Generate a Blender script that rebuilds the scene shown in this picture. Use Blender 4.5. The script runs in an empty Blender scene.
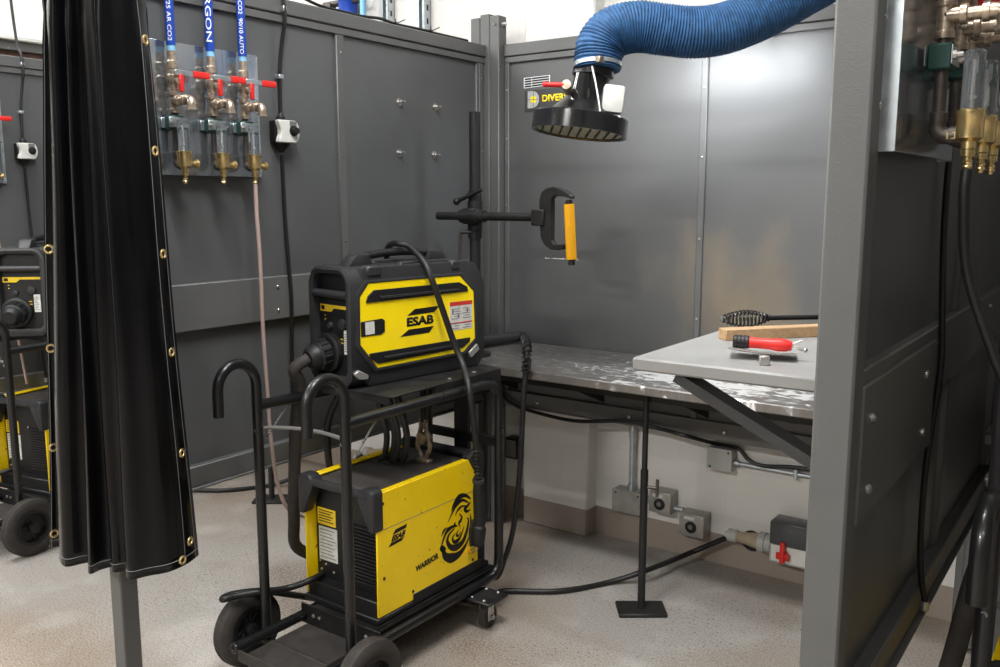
import bpy, bmesh, math, random
from mathutils import Vector, Matrix
random.seed(7)
scn = bpy.context.scene
COL = scn.collection
V = Vector
PI = math.pi
R = math.radians

# ------------------------------------------------------------------ camera
FPX, CX, CY = 885.0, 500.0, 333.5
PITCH, YAW, HC = math.atan(135 / FPX), R(35.9), 1.45
FW = V((-math.sin(YAW) * math.cos(PITCH), math.cos(YAW) * math.cos(PITCH), -math.sin(PITCH)))
RT = V((math.cos(YAW), math.sin(YAW), 0))
UP = RT.cross(FW)
CP = V((0, 0, HC))
cd = bpy.data.cameras.new('camera'); cam = bpy.data.objects.new('camera', cd); COL.objects.link(cam)
cd.sensor_width = 36; cd.sensor_fit = 'HORIZONTAL'; cd.lens = FPX / 1000 * 36
cd.clip_start = .05; cd.clip_end = 60
cam.location = CP; cam.rotation_euler = (PI / 2 - PITCH, 0, YAW)
scn.camera = cam


def ray(px, py):
    return FW + RT * ((px - CX) / FPX) - UP * ((py - CY) / FPX)


def onplane(px, py, o, n):
    d = ray(px, py); o = V(o); n = V(n)
    return CP + d * ((o - CP).dot(n) / d.dot(n))


def atX(px, py, x): return onplane(px, py, (x, 0, 0), (1, 0, 0))
def atY(px, py, y): return onplane(px, py, (0, y, 0), (0, 1, 0))
def atZ(px, py, z): return onplane(px, py, (0, 0, z), (0, 0, 1))
def atD(px, py, d): return CP + ray(px, py) * d


# ------------------------------------------------------------------ materials
def lin(c):
    return tuple(((x / 255) / 12.92 if x / 255 <= .04045 else (((x / 255) + .055) / 1.055) ** 2.4) for x in c) + (1,)


def mat(name, rgb, rough=.5, metal=0., var=0., vscale=8., bump=0., bscale=60., spec=.5, coat=0., emit=None, estr=0.,
        alpha=None, trans=0., rvar=0., stretch=None, ior=1.45):
    m = bpy.data.materials.new(name); m.use_nodes = True
    nt = m.node_tree; b = nt.nodes['Principled BSDF']
    c = lin(rgb)
    b.inputs['Base Color'].default_value = c
    b.inputs['Roughness'].default_value = rough
    b.inputs['Metallic'].default_value = metal
    b.inputs['Specular IOR Level'].default_value = spec
    b.inputs['Coat Weight'].default_value = coat
    b.inputs['IOR'].default_value = ior
    if trans: b.inputs['Transmission Weight'].default_value = trans
    if alpha is not None: b.inputs['Alpha'].default_value = alpha
    if emit: b.inputs['Emission Color'].default_value = lin(emit); b.inputs['Emission Strength'].default_value = estr
    if var or bump or rvar:
        tc = nt.nodes.new('ShaderNodeTexCoord')
        src = tc.outputs['Object']
        if stretch:
            mp = nt.nodes.new('ShaderNodeMapping'); mp.inputs['Scale'].default_value = stretch
            nt.links.new(src, mp.inputs['Vector']); src = mp.outputs['Vector']
    if var or rvar:
        n = nt.nodes.new('ShaderNodeTexNoise'); n.inputs['Scale'].default_value = vscale; n.inputs['Detail'].default_value = 6
        nt.links.new(src, n.inputs['Vector'])
    if var:
        r = nt.nodes.new('ShaderNodeValToRGB')
        r.color_ramp.elements[0].position = .3; r.color_ramp.elements[1].position = .7
        r.color_ramp.elements[0].color = tuple(x * (1 - var) for x in c[:3]) + (1,)
        r.color_ramp.elements[1].color = tuple(min(1, x * (1 + var)) for x in c[:3]) + (1,)
        nt.links.new(n.outputs['Fac'], r.inputs['Fac']); nt.links.new(r.outputs['Color'], b.inputs['Base Color'])
    if rvar:
        mr = nt.nodes.new('ShaderNodeMapRange')
        mr.inputs['From Min'].default_value = .3; mr.inputs['From Max'].default_value = .7
        mr.inputs['To Min'].default_value = max(0, rough - rvar); mr.inputs['To Max'].default_value = min(1, rough + rvar)
        nt.links.new(n.outputs['Fac'], mr.inputs['Value']); nt.links.new(mr.outputs['Result'], b.inputs['Roughness'])
    if bump:
        n2 = nt.nodes.new('ShaderNodeTexNoise'); n2.inputs['Scale'].default_value = bscale; n2.inputs['Detail'].default_value = 3
        nt.links.new(src, n2.inputs['Vector'])
        bp = nt.nodes.new('ShaderNodeBump'); bp.inputs['Strength'].default_value = bump; bp.inputs['Distance'].default_value = .004
        nt.links.new(n2.outputs['Fac'], bp.inputs['Height']); nt.links.new(bp.outputs['Normal'], b.inputs['Normal'])
    return m


M = {}
M['panel'] = mat('powder_coated_panel', (98, 99, 100), .38, .3, var=.08, vscale=3, bump=.05, bscale=350, rvar=.06)
M['frame'] = mat('powder_coated_frame', (96, 96, 95), .45, .1, var=.06, vscale=5, bump=.12, bscale=500)
M['black_paint'] = mat('black_gloss_paint', (22, 22, 23), .3, 0, var=.12, vscale=6, rvar=.05, coat=.15)
M['black_metal'] = mat('black_matte_metal', (34, 33, 33), .5, .2, var=.3, vscale=14, rvar=.12)
M['plastic'] = mat('black_plastic', (44, 44, 46), .48, 0, var=.12, vscale=20, bump=.1, bscale=300)
M['plastic_dark'] = mat('dark_plastic', (22, 22, 23), .5, 0, var=.1, vscale=30)
M['rubber'] = mat('rubber', (52, 48, 45), .75, 0, var=.25, vscale=30, bump=.1, bscale=200)
M['cable'] = mat('cable_rubber', (26, 26, 26), .45, 0, var=.2, vscale=30)
M['greyhose'] = mat('grey_cord', (105, 103, 100), .5, 0)
M['pinkhose'] = mat('pale_hose', (172, 150, 142), .5, 0, var=.08)
M['steel'] = mat('bright_steel', (190, 188, 184), .3, .9, var=.12, vscale=30, rvar=.1)
M['galv'] = mat('galvanized', (185, 192, 196), .38, .85, var=.14, vscale=40, rvar=.12)
M['stainless'] = mat('brushed_stainless', (186, 192, 198), .2, .92, var=.1, vscale=50, rvar=.07, stretch=(1, 4, .3))
M['iron'] = mat('black_iron_pipe', (88, 82, 78), .42, .6, var=.25, vscale=60, rvar=.1)
M['fitting'] = mat('tarnished_fitting', (186, 170, 152), .35, .8, var=.4, vscale=60, rvar=.1)
M['brass'] = mat('brass', (230, 204, 146), .3, .95, var=.15, vscale=40, rvar=.08)
M['red'] = mat('red_plastic', (214, 42, 38), .4, 0, var=.1, vscale=30)
M['white_plastic'] = mat('white_plastic', (212, 212, 206), .5, 0, var=.05)
M['blue_label'] = mat('blue_label', (22, 66, 165), .4, 0)
M['lightblue'] = mat('light_blue_pipe', (130, 190, 228), .45, 0, var=.06)
M['white_ink'] = mat('white_ink', (235, 236, 238), .5, 0)
M['clear'] = mat('clear_tube', (235, 240, 245), .06, 0, trans=.95, ior=1.3, spec=.6)
M['green'] = mat('green_cushion', (22, 62, 56), .55, 0, var=.15, vscale=30)
M['bluehose'] = mat('blue_duct_fabric', (44, 84, 126), .6, 0, var=.3, vscale=45, bump=.35, bscale=220)
M['lampwhite'] = mat('lamp_lens', (255, 255, 255), .4, 0, emit=(235, 244, 255), estr=9)
M['vinyl'] = mat('black_vinyl', (9, 9, 11), .2, 0, var=.3, vscale=5, rvar=.05, bump=.05, bscale=18, spec=.32)
M['thread'] = mat('grey_thread', (105, 106, 108), .7, 0)
M['paper'] = mat('label_paper', (205, 203, 198), .55, 0, var=.12, vscale=60)
M['red_ink'] = mat('red_ink', (196, 50, 40), .5, 0)
M['grey_ink'] = mat('grey_ink', (110, 110, 108), .6, 0)
M['black_ink'] = mat('black_ink', (18, 18, 18), .5, 0)
M['yellow_label'] = mat('yellow_label', (232, 196, 40), .5, 0, var=.08, vscale=40)
M['clampyellow'] = mat('clamp_yellow', (250, 178, 22), .42, 0, var=.04)
M['wood'] = mat('bare_wood', (172, 140, 104), .65, 0, var=.18, vscale=14, stretch=(1, 8, 8), bump=.1, bscale=60)
M['boxgrey'] = mat('grey_steel_box', (160, 158, 153), .42, .55, var=.14, vscale=25, rvar=.1)
M['lightgrey'] = mat('grey_plastic', (168, 168, 164), .5, 0, var=.06)
M['tan'] = mat('tan_plug', (158, 144, 122), .55, 0, var=.12, vscale=40)
M['shelf'] = mat('shelf_grey', (138, 137, 135), .5, .1, var=.06, vscale=9, bump=.04, bscale=200)
M['smoke'] = mat('smoky_cover', (70, 70, 72), .2, 0)
M['sign_grey'] = mat('sign_grey', (62, 62, 62), .45, 0)
M['frame_dark'] = mat('dark_bar', (66, 66, 67), .35, .4, var=.1, vscale=20)
M['dusty'] = mat('dusty_black', (64, 60, 57), .65, 0, var=.3, vscale=14)
M['black_gloss'] = mat('black_gloss_plastic', (26, 26, 27), .16, 0, var=.1, vscale=20, coat=.4)
M['interior'] = mat('hood_mesh', (190, 186, 160), .4, .6, var=.2, vscale=60)
M['wood_beam'] = mat('brown_beam', (84, 58, 44), .6, 0, var=.25, vscale=6, stretch=(1, 6, 6))


def mat_yellow():
    m = mat('yellow_enamel', (253, 212, 4), .38, 0, var=.05, vscale=9, coat=.15)
    nt = m.node_tree; b = nt.nodes['Principled BSDF']
    old = b.inputs['Base Color'].links[0].from_socket
    tc = nt.nodes.new('ShaderNodeTexCoord'); n = nt.nodes.new('ShaderNodeTexNoise')
    n.inputs['Scale'].default_value = 55; n.inputs['Detail'].default_value = 2
    nt.links.new(tc.outputs['Object'], n.inputs['Vector'])
    r = nt.nodes.new('ShaderNodeValToRGB'); r.color_ramp.elements[0].position = .70; r.color_ramp.elements[1].position = .76
    nt.links.new(n.outputs['Fac'], r.inputs['Fac'])
    mx = nt.nodes.new('ShaderNodeMixRGB'); mx.inputs[2].default_value = lin((96, 74, 22))
    nt.links.new(r.outputs['Color'], mx.inputs[0]); nt.links.new(old, mx.inputs[1])
    nt.links.new(mx.outputs[0], b.inputs['Base Color'])
    return m


M['yellow'] = mat_yellow()
M['yellow_clean'] = mat('yellow_clean', (255, 222, 2), .36, 0, var=.03, vscale=9, coat=.15)


def mat_floor():
    m = bpy.data.materials.new('speckled_concrete'); m.use_nodes = True
    nt = m.node_tree; L = nt.links.new; b = nt.nodes['Principled BSDF']
    tc = nt.nodes.new('ShaderNodeTexCoord'); o = tc.outputs['Object']

    def noise(s, d=4):
        n = nt.nodes.new('ShaderNodeTexNoise'); n.inputs['Scale'].default_value = s; n.inputs['Detail'].default_value = d
        L(o, n.inputs['Vector']); return n.outputs['Fac']

    def ramp(f, p0, p1, c0, c1):
        r = nt.nodes.new('ShaderNodeValToRGB'); r.color_ramp.elements[0].position = p0; r.color_ramp.elements[1].position = p1
        r.color_ramp.elements[0].color = c0; r.color_ramp.elements[1].color = c1; L(f, r.inputs['Fac']); return r.outputs['Color']

    def mix(f, a, c, mode='MIX'):
        x = nt.nodes.new('ShaderNodeMixRGB'); x.blend_type = mode
        L(f, x.inputs[0])
        for i, q in ((1, a), (2, c)):
            if isinstance(q, tuple): x.inputs[i].default_value = q
            else: L(q, x.inputs[i])
        return x.outputs[0]
    base = ramp(noise(.9, 5), .42, .58, lin((130, 112, 93)), lin((145, 141, 137)))
    fine = ramp(noise(170, 2), .35, .65, lin((104, 96, 88)), lin((196, 190, 182)))
    c = mix(ramp(noise(3), .2, .8, (.25, .25, .25, 1), (.5, .5, .5, 1)), base, fine)
    grit = ramp(noise(95, 4), .60, .66, (0, 0, 0, 1), (.85, .85, .85, 1))
    patch = ramp(noise(2.3, 4), .42, .62, (.15, .15, .15, 1), (1, 1, 1, 1))
    g = mix(patch, (0, 0, 0, 1), grit)
    c = mix(g, c, lin((58, 48, 40)))
    wear = ramp(noise(4.5, 8), .55, .75, (0, 0, 0, 1), (.35, .35, .35, 1))
    c = mix(wear, c, lin((192, 189, 185)))
    # brown grinding dirt tracked about the carts
    mp = nt.nodes.new('ShaderNodeMapping'); mp.inputs['Scale'].default_value = (.75, .8, 0); L(o, mp.inputs[0])
    dd = nt.nodes.new('ShaderNodeVectorMath'); dd.operation = 'DISTANCE'; L(mp.outputs[0], dd.inputs[0]); dd.inputs[1].default_value = (-2.15 * .75, 2.15 * .8, 0)
    nz = nt.nodes.new('ShaderNodeMath'); nz.operation = 'MULTIPLY_ADD'; L(noise(2.6, 6), nz.inputs[0]); nz.inputs[1].default_value = 1.1; L(dd.outputs['Value'], nz.inputs[2])
    dm = ramp(nz.outputs[0], .75, 1.6, (1, 1, 1, 1), (0, 0, 0, 1))
    speck = ramp(noise(120, 5), .42, .62, (.2, .2, .2, 1), (.9, .9, .9, 1))
    c = mix(mix(dm, (0, 0, 0, 1), speck), c, lin((98, 78, 58)))
    L(c, b.inputs['Base Color'])
    b.inputs['Roughness'].default_value = .55
    bp = nt.nodes.new('ShaderNodeBump'); bp.inputs['Strength'].default_value = .12; bp.inputs['Distance'].default_value = .002
    L(noise(420, 2), bp.inputs['Height']); L(bp.outputs['Normal'], b.inputs['Normal'])
    return m


def mat_block():
    m = bpy.data.materials.new('painted_block'); m.use_nodes = True
    nt = m.node_tree; L = nt.links.new; b = nt.nodes['Principled BSDF']
    tc = nt.nodes.new('ShaderNodeTexCoord')
    sp = nt.nodes.new('ShaderNodeSeparateXYZ'); L(tc.outputs['Object'], sp.inputs[0])
    ad = nt.nodes.new('ShaderNodeMath'); ad.operation = 'ADD'; L(sp.outputs['X'], ad.inputs[0]); L(sp.outputs['Y'], ad.inputs[1])
    cb = nt.nodes.new('ShaderNodeCombineXYZ'); L(ad.outputs[0], cb.inputs['X']); L(sp.outputs['Z'], cb.inputs['Y'])
    br = nt.nodes.new('ShaderNodeTexBrick'); L(cb.outputs[0], br.inputs['Vector'])
    br.inputs['Scale'].default_value = 1; br.inputs['Brick Width'].default_value = .4; br.inputs['Row Height'].default_value = .2
    br.inputs['Mortar Size'].default_value = .006; br.inputs['Mortar Smooth'].default_value = .4
    br.inputs['Color1'].default_value = (1, 1, 1, 1); br.inputs['Color2'].default_value = (.97, .97, .97, 1); br.inputs['Mortar'].default_value = (.95, .95, .95, 1)
    n = nt.nodes.new('ShaderNodeTexNoise'); n.inputs['Scale'].default_value = 90; L(tc.outputs['Object'], n.inputs['Vector'])
    gt = nt.nodes.new('ShaderNodeMath'); gt.operation = 'LESS_THAN'; gt.inputs[1].default_value = .125; L(sp.outputs['Z'], gt.inputs[0])
    mx = nt.nodes.new('ShaderNodeMixRGB'); L(gt.outputs[0], mx.inputs[0])
    mx.inputs[1].default_value = lin((214, 211, 206)); mx.inputs[2].default_value = lin((150, 138, 128))
    mu = nt.nodes.new('ShaderNodeMixRGB'); mu.blend_type = 'MULTIPLY'; mu.inputs[0].default_value = 1
    L(mx.outputs[0], mu.inputs[1]); L(br.outputs['Color'], mu.inputs[2]); L(mu.outputs[0], b.inputs['Base Color'])
    b.inputs['Roughness'].default_value = .5
    bp = nt.nodes.new('ShaderNodeBump'); bp.inputs['Strength'].default_value = .25; bp.inputs['Distance'].default_value = .003
    L(n.outputs['Fac'], bp.inputs['Height'])
    bp2 = nt.nodes.new('ShaderNodeBump'); bp2.inputs['Strength'].default_value = .5; bp2.inputs['Distance'].default_value = .004
    L(br.outputs['Color'], bp2.inputs['Height']); L(bp.outputs['Normal'], bp2.inputs['Normal']); L(bp2.outputs['Normal'], b.inputs['Normal'])
    return m


def mat_tabletop():
    m = bpy.data.materials.new('worn_steel_plate'); m.use_nodes = True
    nt = m.node_tree; L = nt.links.new; b = nt.nodes['Principled BSDF']
    tc = nt.nodes.new('ShaderNodeTexCoord')
    mp = nt.nodes.new('ShaderNodeMapping'); mp.inputs['Scale'].default_value = (2.2, 4.6, 1); mp.inputs['Rotation'].default_value = (0, 0, .3)
    L(tc.outputs['Object'], mp.inputs[0])
    n = nt.nodes.new('ShaderNodeTexNoise'); n.inputs['Scale'].default_value = 6; n.inputs['Detail'].default_value = 9; n.inputs['Distortion'].default_value = 1.6
    L(mp.outputs[0], n.inputs['Vector'])
    # chalky smears and back-panel reflection painted white near the table middle
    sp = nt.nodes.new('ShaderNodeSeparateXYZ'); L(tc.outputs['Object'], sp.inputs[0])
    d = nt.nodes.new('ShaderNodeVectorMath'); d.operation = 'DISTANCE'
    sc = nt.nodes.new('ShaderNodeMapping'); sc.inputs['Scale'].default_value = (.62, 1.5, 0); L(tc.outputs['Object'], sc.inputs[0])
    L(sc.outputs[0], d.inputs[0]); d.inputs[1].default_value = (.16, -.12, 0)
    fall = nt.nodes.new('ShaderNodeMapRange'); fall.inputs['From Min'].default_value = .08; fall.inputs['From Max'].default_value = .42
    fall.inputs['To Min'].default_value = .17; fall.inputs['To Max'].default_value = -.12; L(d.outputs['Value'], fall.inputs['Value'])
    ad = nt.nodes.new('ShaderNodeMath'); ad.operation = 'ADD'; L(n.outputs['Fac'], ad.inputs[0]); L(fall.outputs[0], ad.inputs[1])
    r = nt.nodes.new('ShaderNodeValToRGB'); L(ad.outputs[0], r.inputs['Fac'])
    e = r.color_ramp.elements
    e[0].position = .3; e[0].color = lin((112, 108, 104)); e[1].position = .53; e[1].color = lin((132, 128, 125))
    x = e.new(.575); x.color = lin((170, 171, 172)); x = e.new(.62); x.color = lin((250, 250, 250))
    L(r.outputs['Color'], b.inputs['Base Color'])
    b.inputs['Metallic'].default_value = .55
    rr = nt.nodes.new('ShaderNodeMapRange'); rr.inputs['From Min'].default_value = .35; rr.inputs['From Max'].default_value = .7
    rr.inputs['To Min'].default_value = .42; rr.inputs['To Max'].default_value = .3; L(n.outputs['Fac'], rr.inputs['Value'])
    L(rr.outputs[0], b.inputs['Roughness'])
    bp = nt.nodes.new('ShaderNodeBump'); bp.inputs['Strength'].default_value = .15; bp.inputs['Distance'].default_value = .003
    L(n.outputs['Fac'], bp.inputs['Height']); L(bp.outputs['Normal'], b.inputs['Normal'])
    return m


def mat_backpanel():
    """sheet steel, spattered and rust-streaked where the welding happens (marks with their own shape)"""
    m = mat('spattered_back_panel', (96, 96, 96), .47, .3, rvar=.06, vscale=3)
    nt = m.node_tree; L = nt.links.new; b = nt.nodes['Principled BSDF']
    tc = nt.nodes.new('ShaderNodeTexCoord'); sp = nt.nodes.new('ShaderNodeSeparateXYZ'); L(tc.outputs['Object'], sp.inputs[0])
    mp = nt.nodes.new('ShaderNodeMapping'); mp.inputs['Scale'].default_value = (2.6, 1, 1.7); L(tc.outputs['Object'], mp.inputs[0])
    n = nt.nodes.new('ShaderNodeTexNoise'); n.inputs['Scale'].default_value = 1.6; n.inputs['Detail'].default_value = 8; L(mp.outputs[0], n.inputs['Vector'])
    d = nt.nodes.new('ShaderNodeVectorMath'); d.operation = 'DISTANCE'
    sc = nt.nodes.new('ShaderNodeMapping'); sc.inputs['Scale'].default_value = (1.2, 0, 1.6); L(tc.outputs['Object'], sc.inputs[0])
    L(sc.outputs[0], d.inputs[0]); d.inputs[1].default_value = (1.2 * .16, 0, 1.6 * 1.08)
    f = nt.nodes.new('ShaderNodeMapRange'); f.inputs['From Min'].default_value = .05; f.inputs['From Max'].default_value = .75
    f.inputs['To Min'].default_value = .25; f.inputs['To Max'].default_value = -.25; L(d.outputs['Value'], f.inputs['Value'])
    ad = nt.nodes.new('ShaderNodeMath'); ad.operation = 'ADD'; L(n.outputs['Fac'], ad.inputs[0]); L(f.outputs[0], ad.inputs[1])
    r = nt.nodes.new('ShaderNodeValToRGB'); L(ad.outputs[0], r.inputs['Fac'])
    e = r.color_ramp.elements; e[0].position = .46; e[0].color = (0, 0, 0, 1); e[1].position = .86; e[1].color = (.75, .75, .75, 1)
    mx = nt.nodes.new('ShaderNodeMixRGB'); L(r.outputs['Color'], mx.inputs[0])
    mx.inputs[1].default_value = lin((96, 96, 96)); mx.inputs[2].default_value = lin((138, 124, 102))
    L(mx.outputs[0], b.inputs['Base Color'])
    n3 = nt.nodes.new('ShaderNodeTexNoise'); n3.inputs['Scale'].default_value = 350; L(tc.outputs['Object'], n3.inputs['Vector'])
    bp = nt.nodes.new('ShaderNodeBump'); bp.inputs['Strength'].default_value = .06; bp.inputs['Distance'].default_value = .004
    L(n3.outputs['Fac'], bp.inputs['Height']); L(bp.outputs['Normal'], b.inputs['Normal'])
    return m


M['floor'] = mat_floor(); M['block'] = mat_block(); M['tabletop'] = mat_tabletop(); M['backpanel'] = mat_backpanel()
M['shop_wall'] = mat('shop_wall', (118, 116, 112), .7, 0, var=.1, vscale=1)
M['white_wall'] = mat('white_wall', (238, 237, 233), .6, 0, var=.02)
M['ceiling'] = mat('ceiling_paint', (225, 225, 222), .7, 0, var=.02)


# ------------------------------------------------------------------ mesh builder
ORG = {}


class MB:
    def __init__(s): s.bm = bmesh.new()

    def box(s, lo, hi, bev=0., seg=1, rot=None, piv=None):
        lo = V(lo); hi = V(hi); c = (lo + hi) / 2; d = hi - lo
        g = bmesh.ops.create_cube(s.bm, size=1); vs = g['verts']
        bmesh.ops.scale(s.bm, vec=(abs(d.x), abs(d.y), abs(d.z)), verts=vs)
        if bev:
            es = list({e for v in vs for e in v.link_edges})
            rb = bmesh.ops.bevel(s.bm, geom=es, offset=min(bev, abs(d.x) * .45, abs(d.y) * .45, abs(d.z) * .45), segments=seg, affect='EDGES', profile=.5)
            vs = list({v for f in rb['faces'] for v in f.verts} | {v for v in vs if v.is_valid})
        bmesh.ops.translate(s.bm, vec=c, verts=vs)
        if rot is not None:
            bmesh.ops.rotate(s.bm, cent=V(piv) if piv is not None else c, matrix=rot, verts=vs)
        return s

    def rings(s, rings, close=True, caps=True):
        prev = None; first = None
        for rg in rings:
            vs = [s.bm.verts.new(p) for p in rg]
            if prev:
                n = len(vs)
                for i in range(n if close else n - 1):
                    j = (i + 1) % n
                    s.bm.faces.new((prev[i], prev[j], vs[j], vs[i]))
            else: first = vs
            prev = vs
        if caps and close and len(first) > 2:
            s.bm.faces.new(list(reversed(first))); s.bm.faces.new(prev)
        return s

    def tube(s, pts, r, n=10, smooth=0, caps=True, rfun=None):
        pts = [V(p) for p in pts]
        if smooth: pts = spline(pts, smooth)
        rr = []
        N = len(pts)
        t0 = (pts[1] - pts[0]).normalized()
        ref = V((0, 0, 1)) if abs(t0.z) < .9 else V((1, 0, 0))
        u = (ref - t0 * ref.dot(t0)).normalized()
        for i, p in enumerate(pts):
            t = (pts[min(i + 1, N - 1)] - pts[max(i - 1, 0)])
            if t.length < 1e-9: t = t0
            t = t.normalized()
            u = (u - t * u.dot(t)).normalized(); w = t.cross(u)
            q = rfun(i / (N - 1)) if rfun else r
            rr.append([p + (u * math.cos(a) + w * math.sin(a)) * q for a in [2 * PI * k / n for k in range(n)]])
        return s.rings(rr, True, caps)

    def cyl(s, a, b, r, r2=None, n=20):
        a = V(a); b = V(b); t = (b - a).normalized()
        ref = V((0, 0, 1)) if abs(t.z) < .9 else V((1, 0, 0))
        u = (ref - t * ref.dot(t)).normalized(); w = t.cross(u)
        r2 = r if r2 is None else r2
        return s.rings([[p + (u * math.cos(x) + w * math.sin(x)) * q for x in [2 * PI * k / n for k in range(n)]] for p, q in ((a, r), (b, r2))])

    def lathe(s, o, axis, prof, n=24, caps=True):
        """prof: (distance along axis, radius)"""
        o = V(o); t = V(axis).normalized()
        ref = V((0, 0, 1)) if abs(t.z) < .9 else V((1, 0, 0))
        u = (ref - t * ref.dot(t)).normalized(); w = t.cross(u)
        return s.rings([[o + t * h + (u * math.cos(x) + w * math.sin(x)) * max(q, 1e-4) for x in [2 * PI * k / n for k in range(n)]] for h, q in prof], True, caps)

    def prism(s, poly, fr, h0, h1, bev=0., seg=1):
        a = [s.bm.verts.new(fr.pt(x, y, h0)) for x, y in poly]; b = [s.bm.verts.new(fr.pt(x, y, h1)) for x, y in poly]
        n = len(poly); fs = [s.bm.faces.new(list(reversed(a))), s.bm.faces.new(b)]
        for i in range(n): fs.append(s.bm.faces.new((a[i], a[(i + 1) % n], b[(i + 1) % n], b[i])))
        bmesh.ops.recalc_face_normals(s.bm, faces=fs)
        if bev:
            es = list({e for f in fs for e in f.edges})
            bmesh.ops.bevel(s.bm, geom=es, offset=bev, segments=seg, affect='EDGES', profile=.5)
        return s

    def sphere(s, c, r, sc=(1, 1, 1), n=14):
        g = bmesh.ops.create_uvsphere(s.bm, u_segments=n, v_segments=max(6, n // 2), radius=r)
        bmesh.ops.scale(s.bm, vec=sc, verts=g['verts']); bmesh.ops.translate(s.bm, vec=c, verts=g['verts']); return s

    def torus(s, c, axis, R0, r, n=24, k=8):
        c = V(c); t = V(axis).normalized(); ref = V((0, 0, 1)) if abs(t.z) < .9 else V((1, 0, 0))
        u = (ref - t * ref.dot(t)).normalized(); w = t.cross(u); vs = []
        for i in range(n):
            a = 2 * PI * i / n; d = u * math.cos(a) + w * math.sin(a)
            vs.append([s.bm.verts.new(c + d * (R0 + r * math.cos(2 * PI * j / k)) + t * r * math.sin(2 * PI * j / k)) for j in range(k)])
        for i in range(n):
            for j in range(k):
                s.bm.faces.new((vs[i][j], vs[(i + 1) % n][j], vs[(i + 1) % n][(j + 1) % k], vs[i][(j + 1) % k]))
        return s

    def build(s, name, m, parent=None, flat=False, angle=38, base=None, mx=None):
        bmesh.ops.recalc_face_normals(s.bm, faces=s.bm.faces[:])
        if mx is not None: s.bm.transform(mx)
        me = bpy.data.meshes.new(name)
        o = bpy.data.objects.new(name, me); COL.objects.link(o)
        if parent is not None:
            og = ORG[parent.name]; inv = og.inverted(); s.bm.transform(inv); ORG[o.name] = og; o.parent = parent
        elif base is not None:
            og = Matrix.Translation(V(base)); s.bm.transform(og.inverted()); o.location = base; ORG[o.name] = og
        else: ORG[o.name] = Matrix.Identity(4)
        s.bm.to_mesh(me); s.bm.free()
        mm = M[m] if isinstance(m, str) else m
        me.materials.append(mm)
        if not flat:
            me.polygons.foreach_set('use_smooth', [True] * len(me.polygons))
            me.set_sharp_from_angle(angle=R(angle))
        return o


class Frame:
    def __init__(s, o, u, v):
        s.o = V(o); s.u = V(u).normalized(); s.n = s.u.cross(V(v)).normalized(); s.v = s.n.cross(s.u)

    def pt(s, a, b, h=0): return s.o + s.u * a + s.v * b + s.n * h

    def px(s, x, y, h=0):
        p = onplane(x, y, s.o + s.n * h, s.n) - s.o; return (p.dot(s.u), p.dot(s.v))


def spline(pts, k):
    out = []; n = len(pts)
    for i in range(n - 1):
        p0 = pts[max(i - 1, 0)]; p1 = pts[i]; p2 = pts[i + 1]; p3 = pts[min(i + 2, n - 1)]
        for j in range(k):
            t = j / k
            out.append(.5 * ((2 * p1) + (p2 - p0) * t + (2 * p0 - 5 * p1 + 4 * p2 - p3) * t * t + (3 * p1 - p0 - 3 * p2 + p3) * t ** 3))
    out.append(pts[-1]); return out


def thing(name, label, cat, loc=(0, 0, 0), rz=0, group=None):
    o = bpy.data.objects.new(name, None); COL.objects.link(o)
    o.empty_display_size = .05; o.location = loc; o.rotation_euler = (0, 0, rz)
    o['label'] = label; o['category'] = cat
    if group: o['group'] = group
    ORG[o.name] = Matrix.Translation(V(loc)) @ Matrix.Rotation(rz, 4, 'Z')
    return o


def tag(o, label, cat, group=None):
    o['label'] = label; o['category'] = cat
    if group: o['group'] = group
    return o


def struct(o): o['kind'] = 'structure'; return o


def copy_tree(o, off=(0, 0, 0), label=None, drop=()):
    def rec(q, par):
        c = q.copy(); COL.objects.link(c)
        if par is not None: c.parent = par
        ORG[c.name] = ORG[q.name]
        for ch in list(q.children):
            if ch.name.split('.')[0] not in drop: rec(ch, c)
        return c
    c = rec(o, None); c.location = V(o.location) + V(off)
    ORG[c.name] = Matrix.Translation(V(off)) @ ORG[o.name]
    if label: c['label'] = label
    return c


def text_bm(s, bold=0.):
    cu = bpy.data.curves.new('t', 'FONT'); cu.body = s; cu.size = 1; cu.offset = bold; cu.fill_mode = 'FRONT'; cu.extrude = 0; cu.resolution_u = 3
    ob = bpy.data.objects.new('t', cu); COL.objects.link(ob)
    bpy.context.view_layer.update()
    me = bpy.data.meshes.new_from_object(ob.evaluated_get(bpy.context.evaluated_depsgraph_get()))
    bm = bmesh.new(); bm.from_mesh(me)
    bpy.data.objects.remove(ob); bpy.data.curves.remove(cu); bpy.data.meshes.remove(me)
    bmesh.ops.remove_doubles(bm, verts=bm.verts, dist=1e-5)
    return bm


def text(s, corners, h, th, fr, name, m, parent, bold=.02):
    """lettering stretched into a quad: corners = bl, br, tr, tl as (a, b) on frame fr"""
    bm = text_bm(s, bold)
    xs = [v.co.x for v in bm.verts]; ys = [v.co.y for v in bm.verts]
    x0, x1, y0, y1 = min(xs), max(xs), min(ys), max(ys)
    bl, br, tr, tl = [V((c[0], c[1], 0)) for c in corners]
    rr = bmesh.ops.extrude_face_region(bm, geom=bm.faces[:])
    top = {g for g in rr['geom'] if isinstance(g, bmesh.types.BMVert)}
    for v in bm.verts:
        a = (v.co.x - x0) / (x1 - x0); b = (v.co.y - y0) / (y1 - y0)
        q = (bl * (1 - a) + br * a) * (1 - b) + (tl * (1 - a) + tr * a) * b
        v.co = fr.pt(q.x, q.y, h + (th if v in top else 0))
    mb = MB(); mb.bm.free(); mb.bm = bm
    return mb.build(name, m, parent, flat=True)


def bolts(mb, pts, n, r=.006, h=.006):
    for p in pts: mb.lathe(p, n, [(0, r), (h * .6, r), (h, r * .55)], 8)


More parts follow.
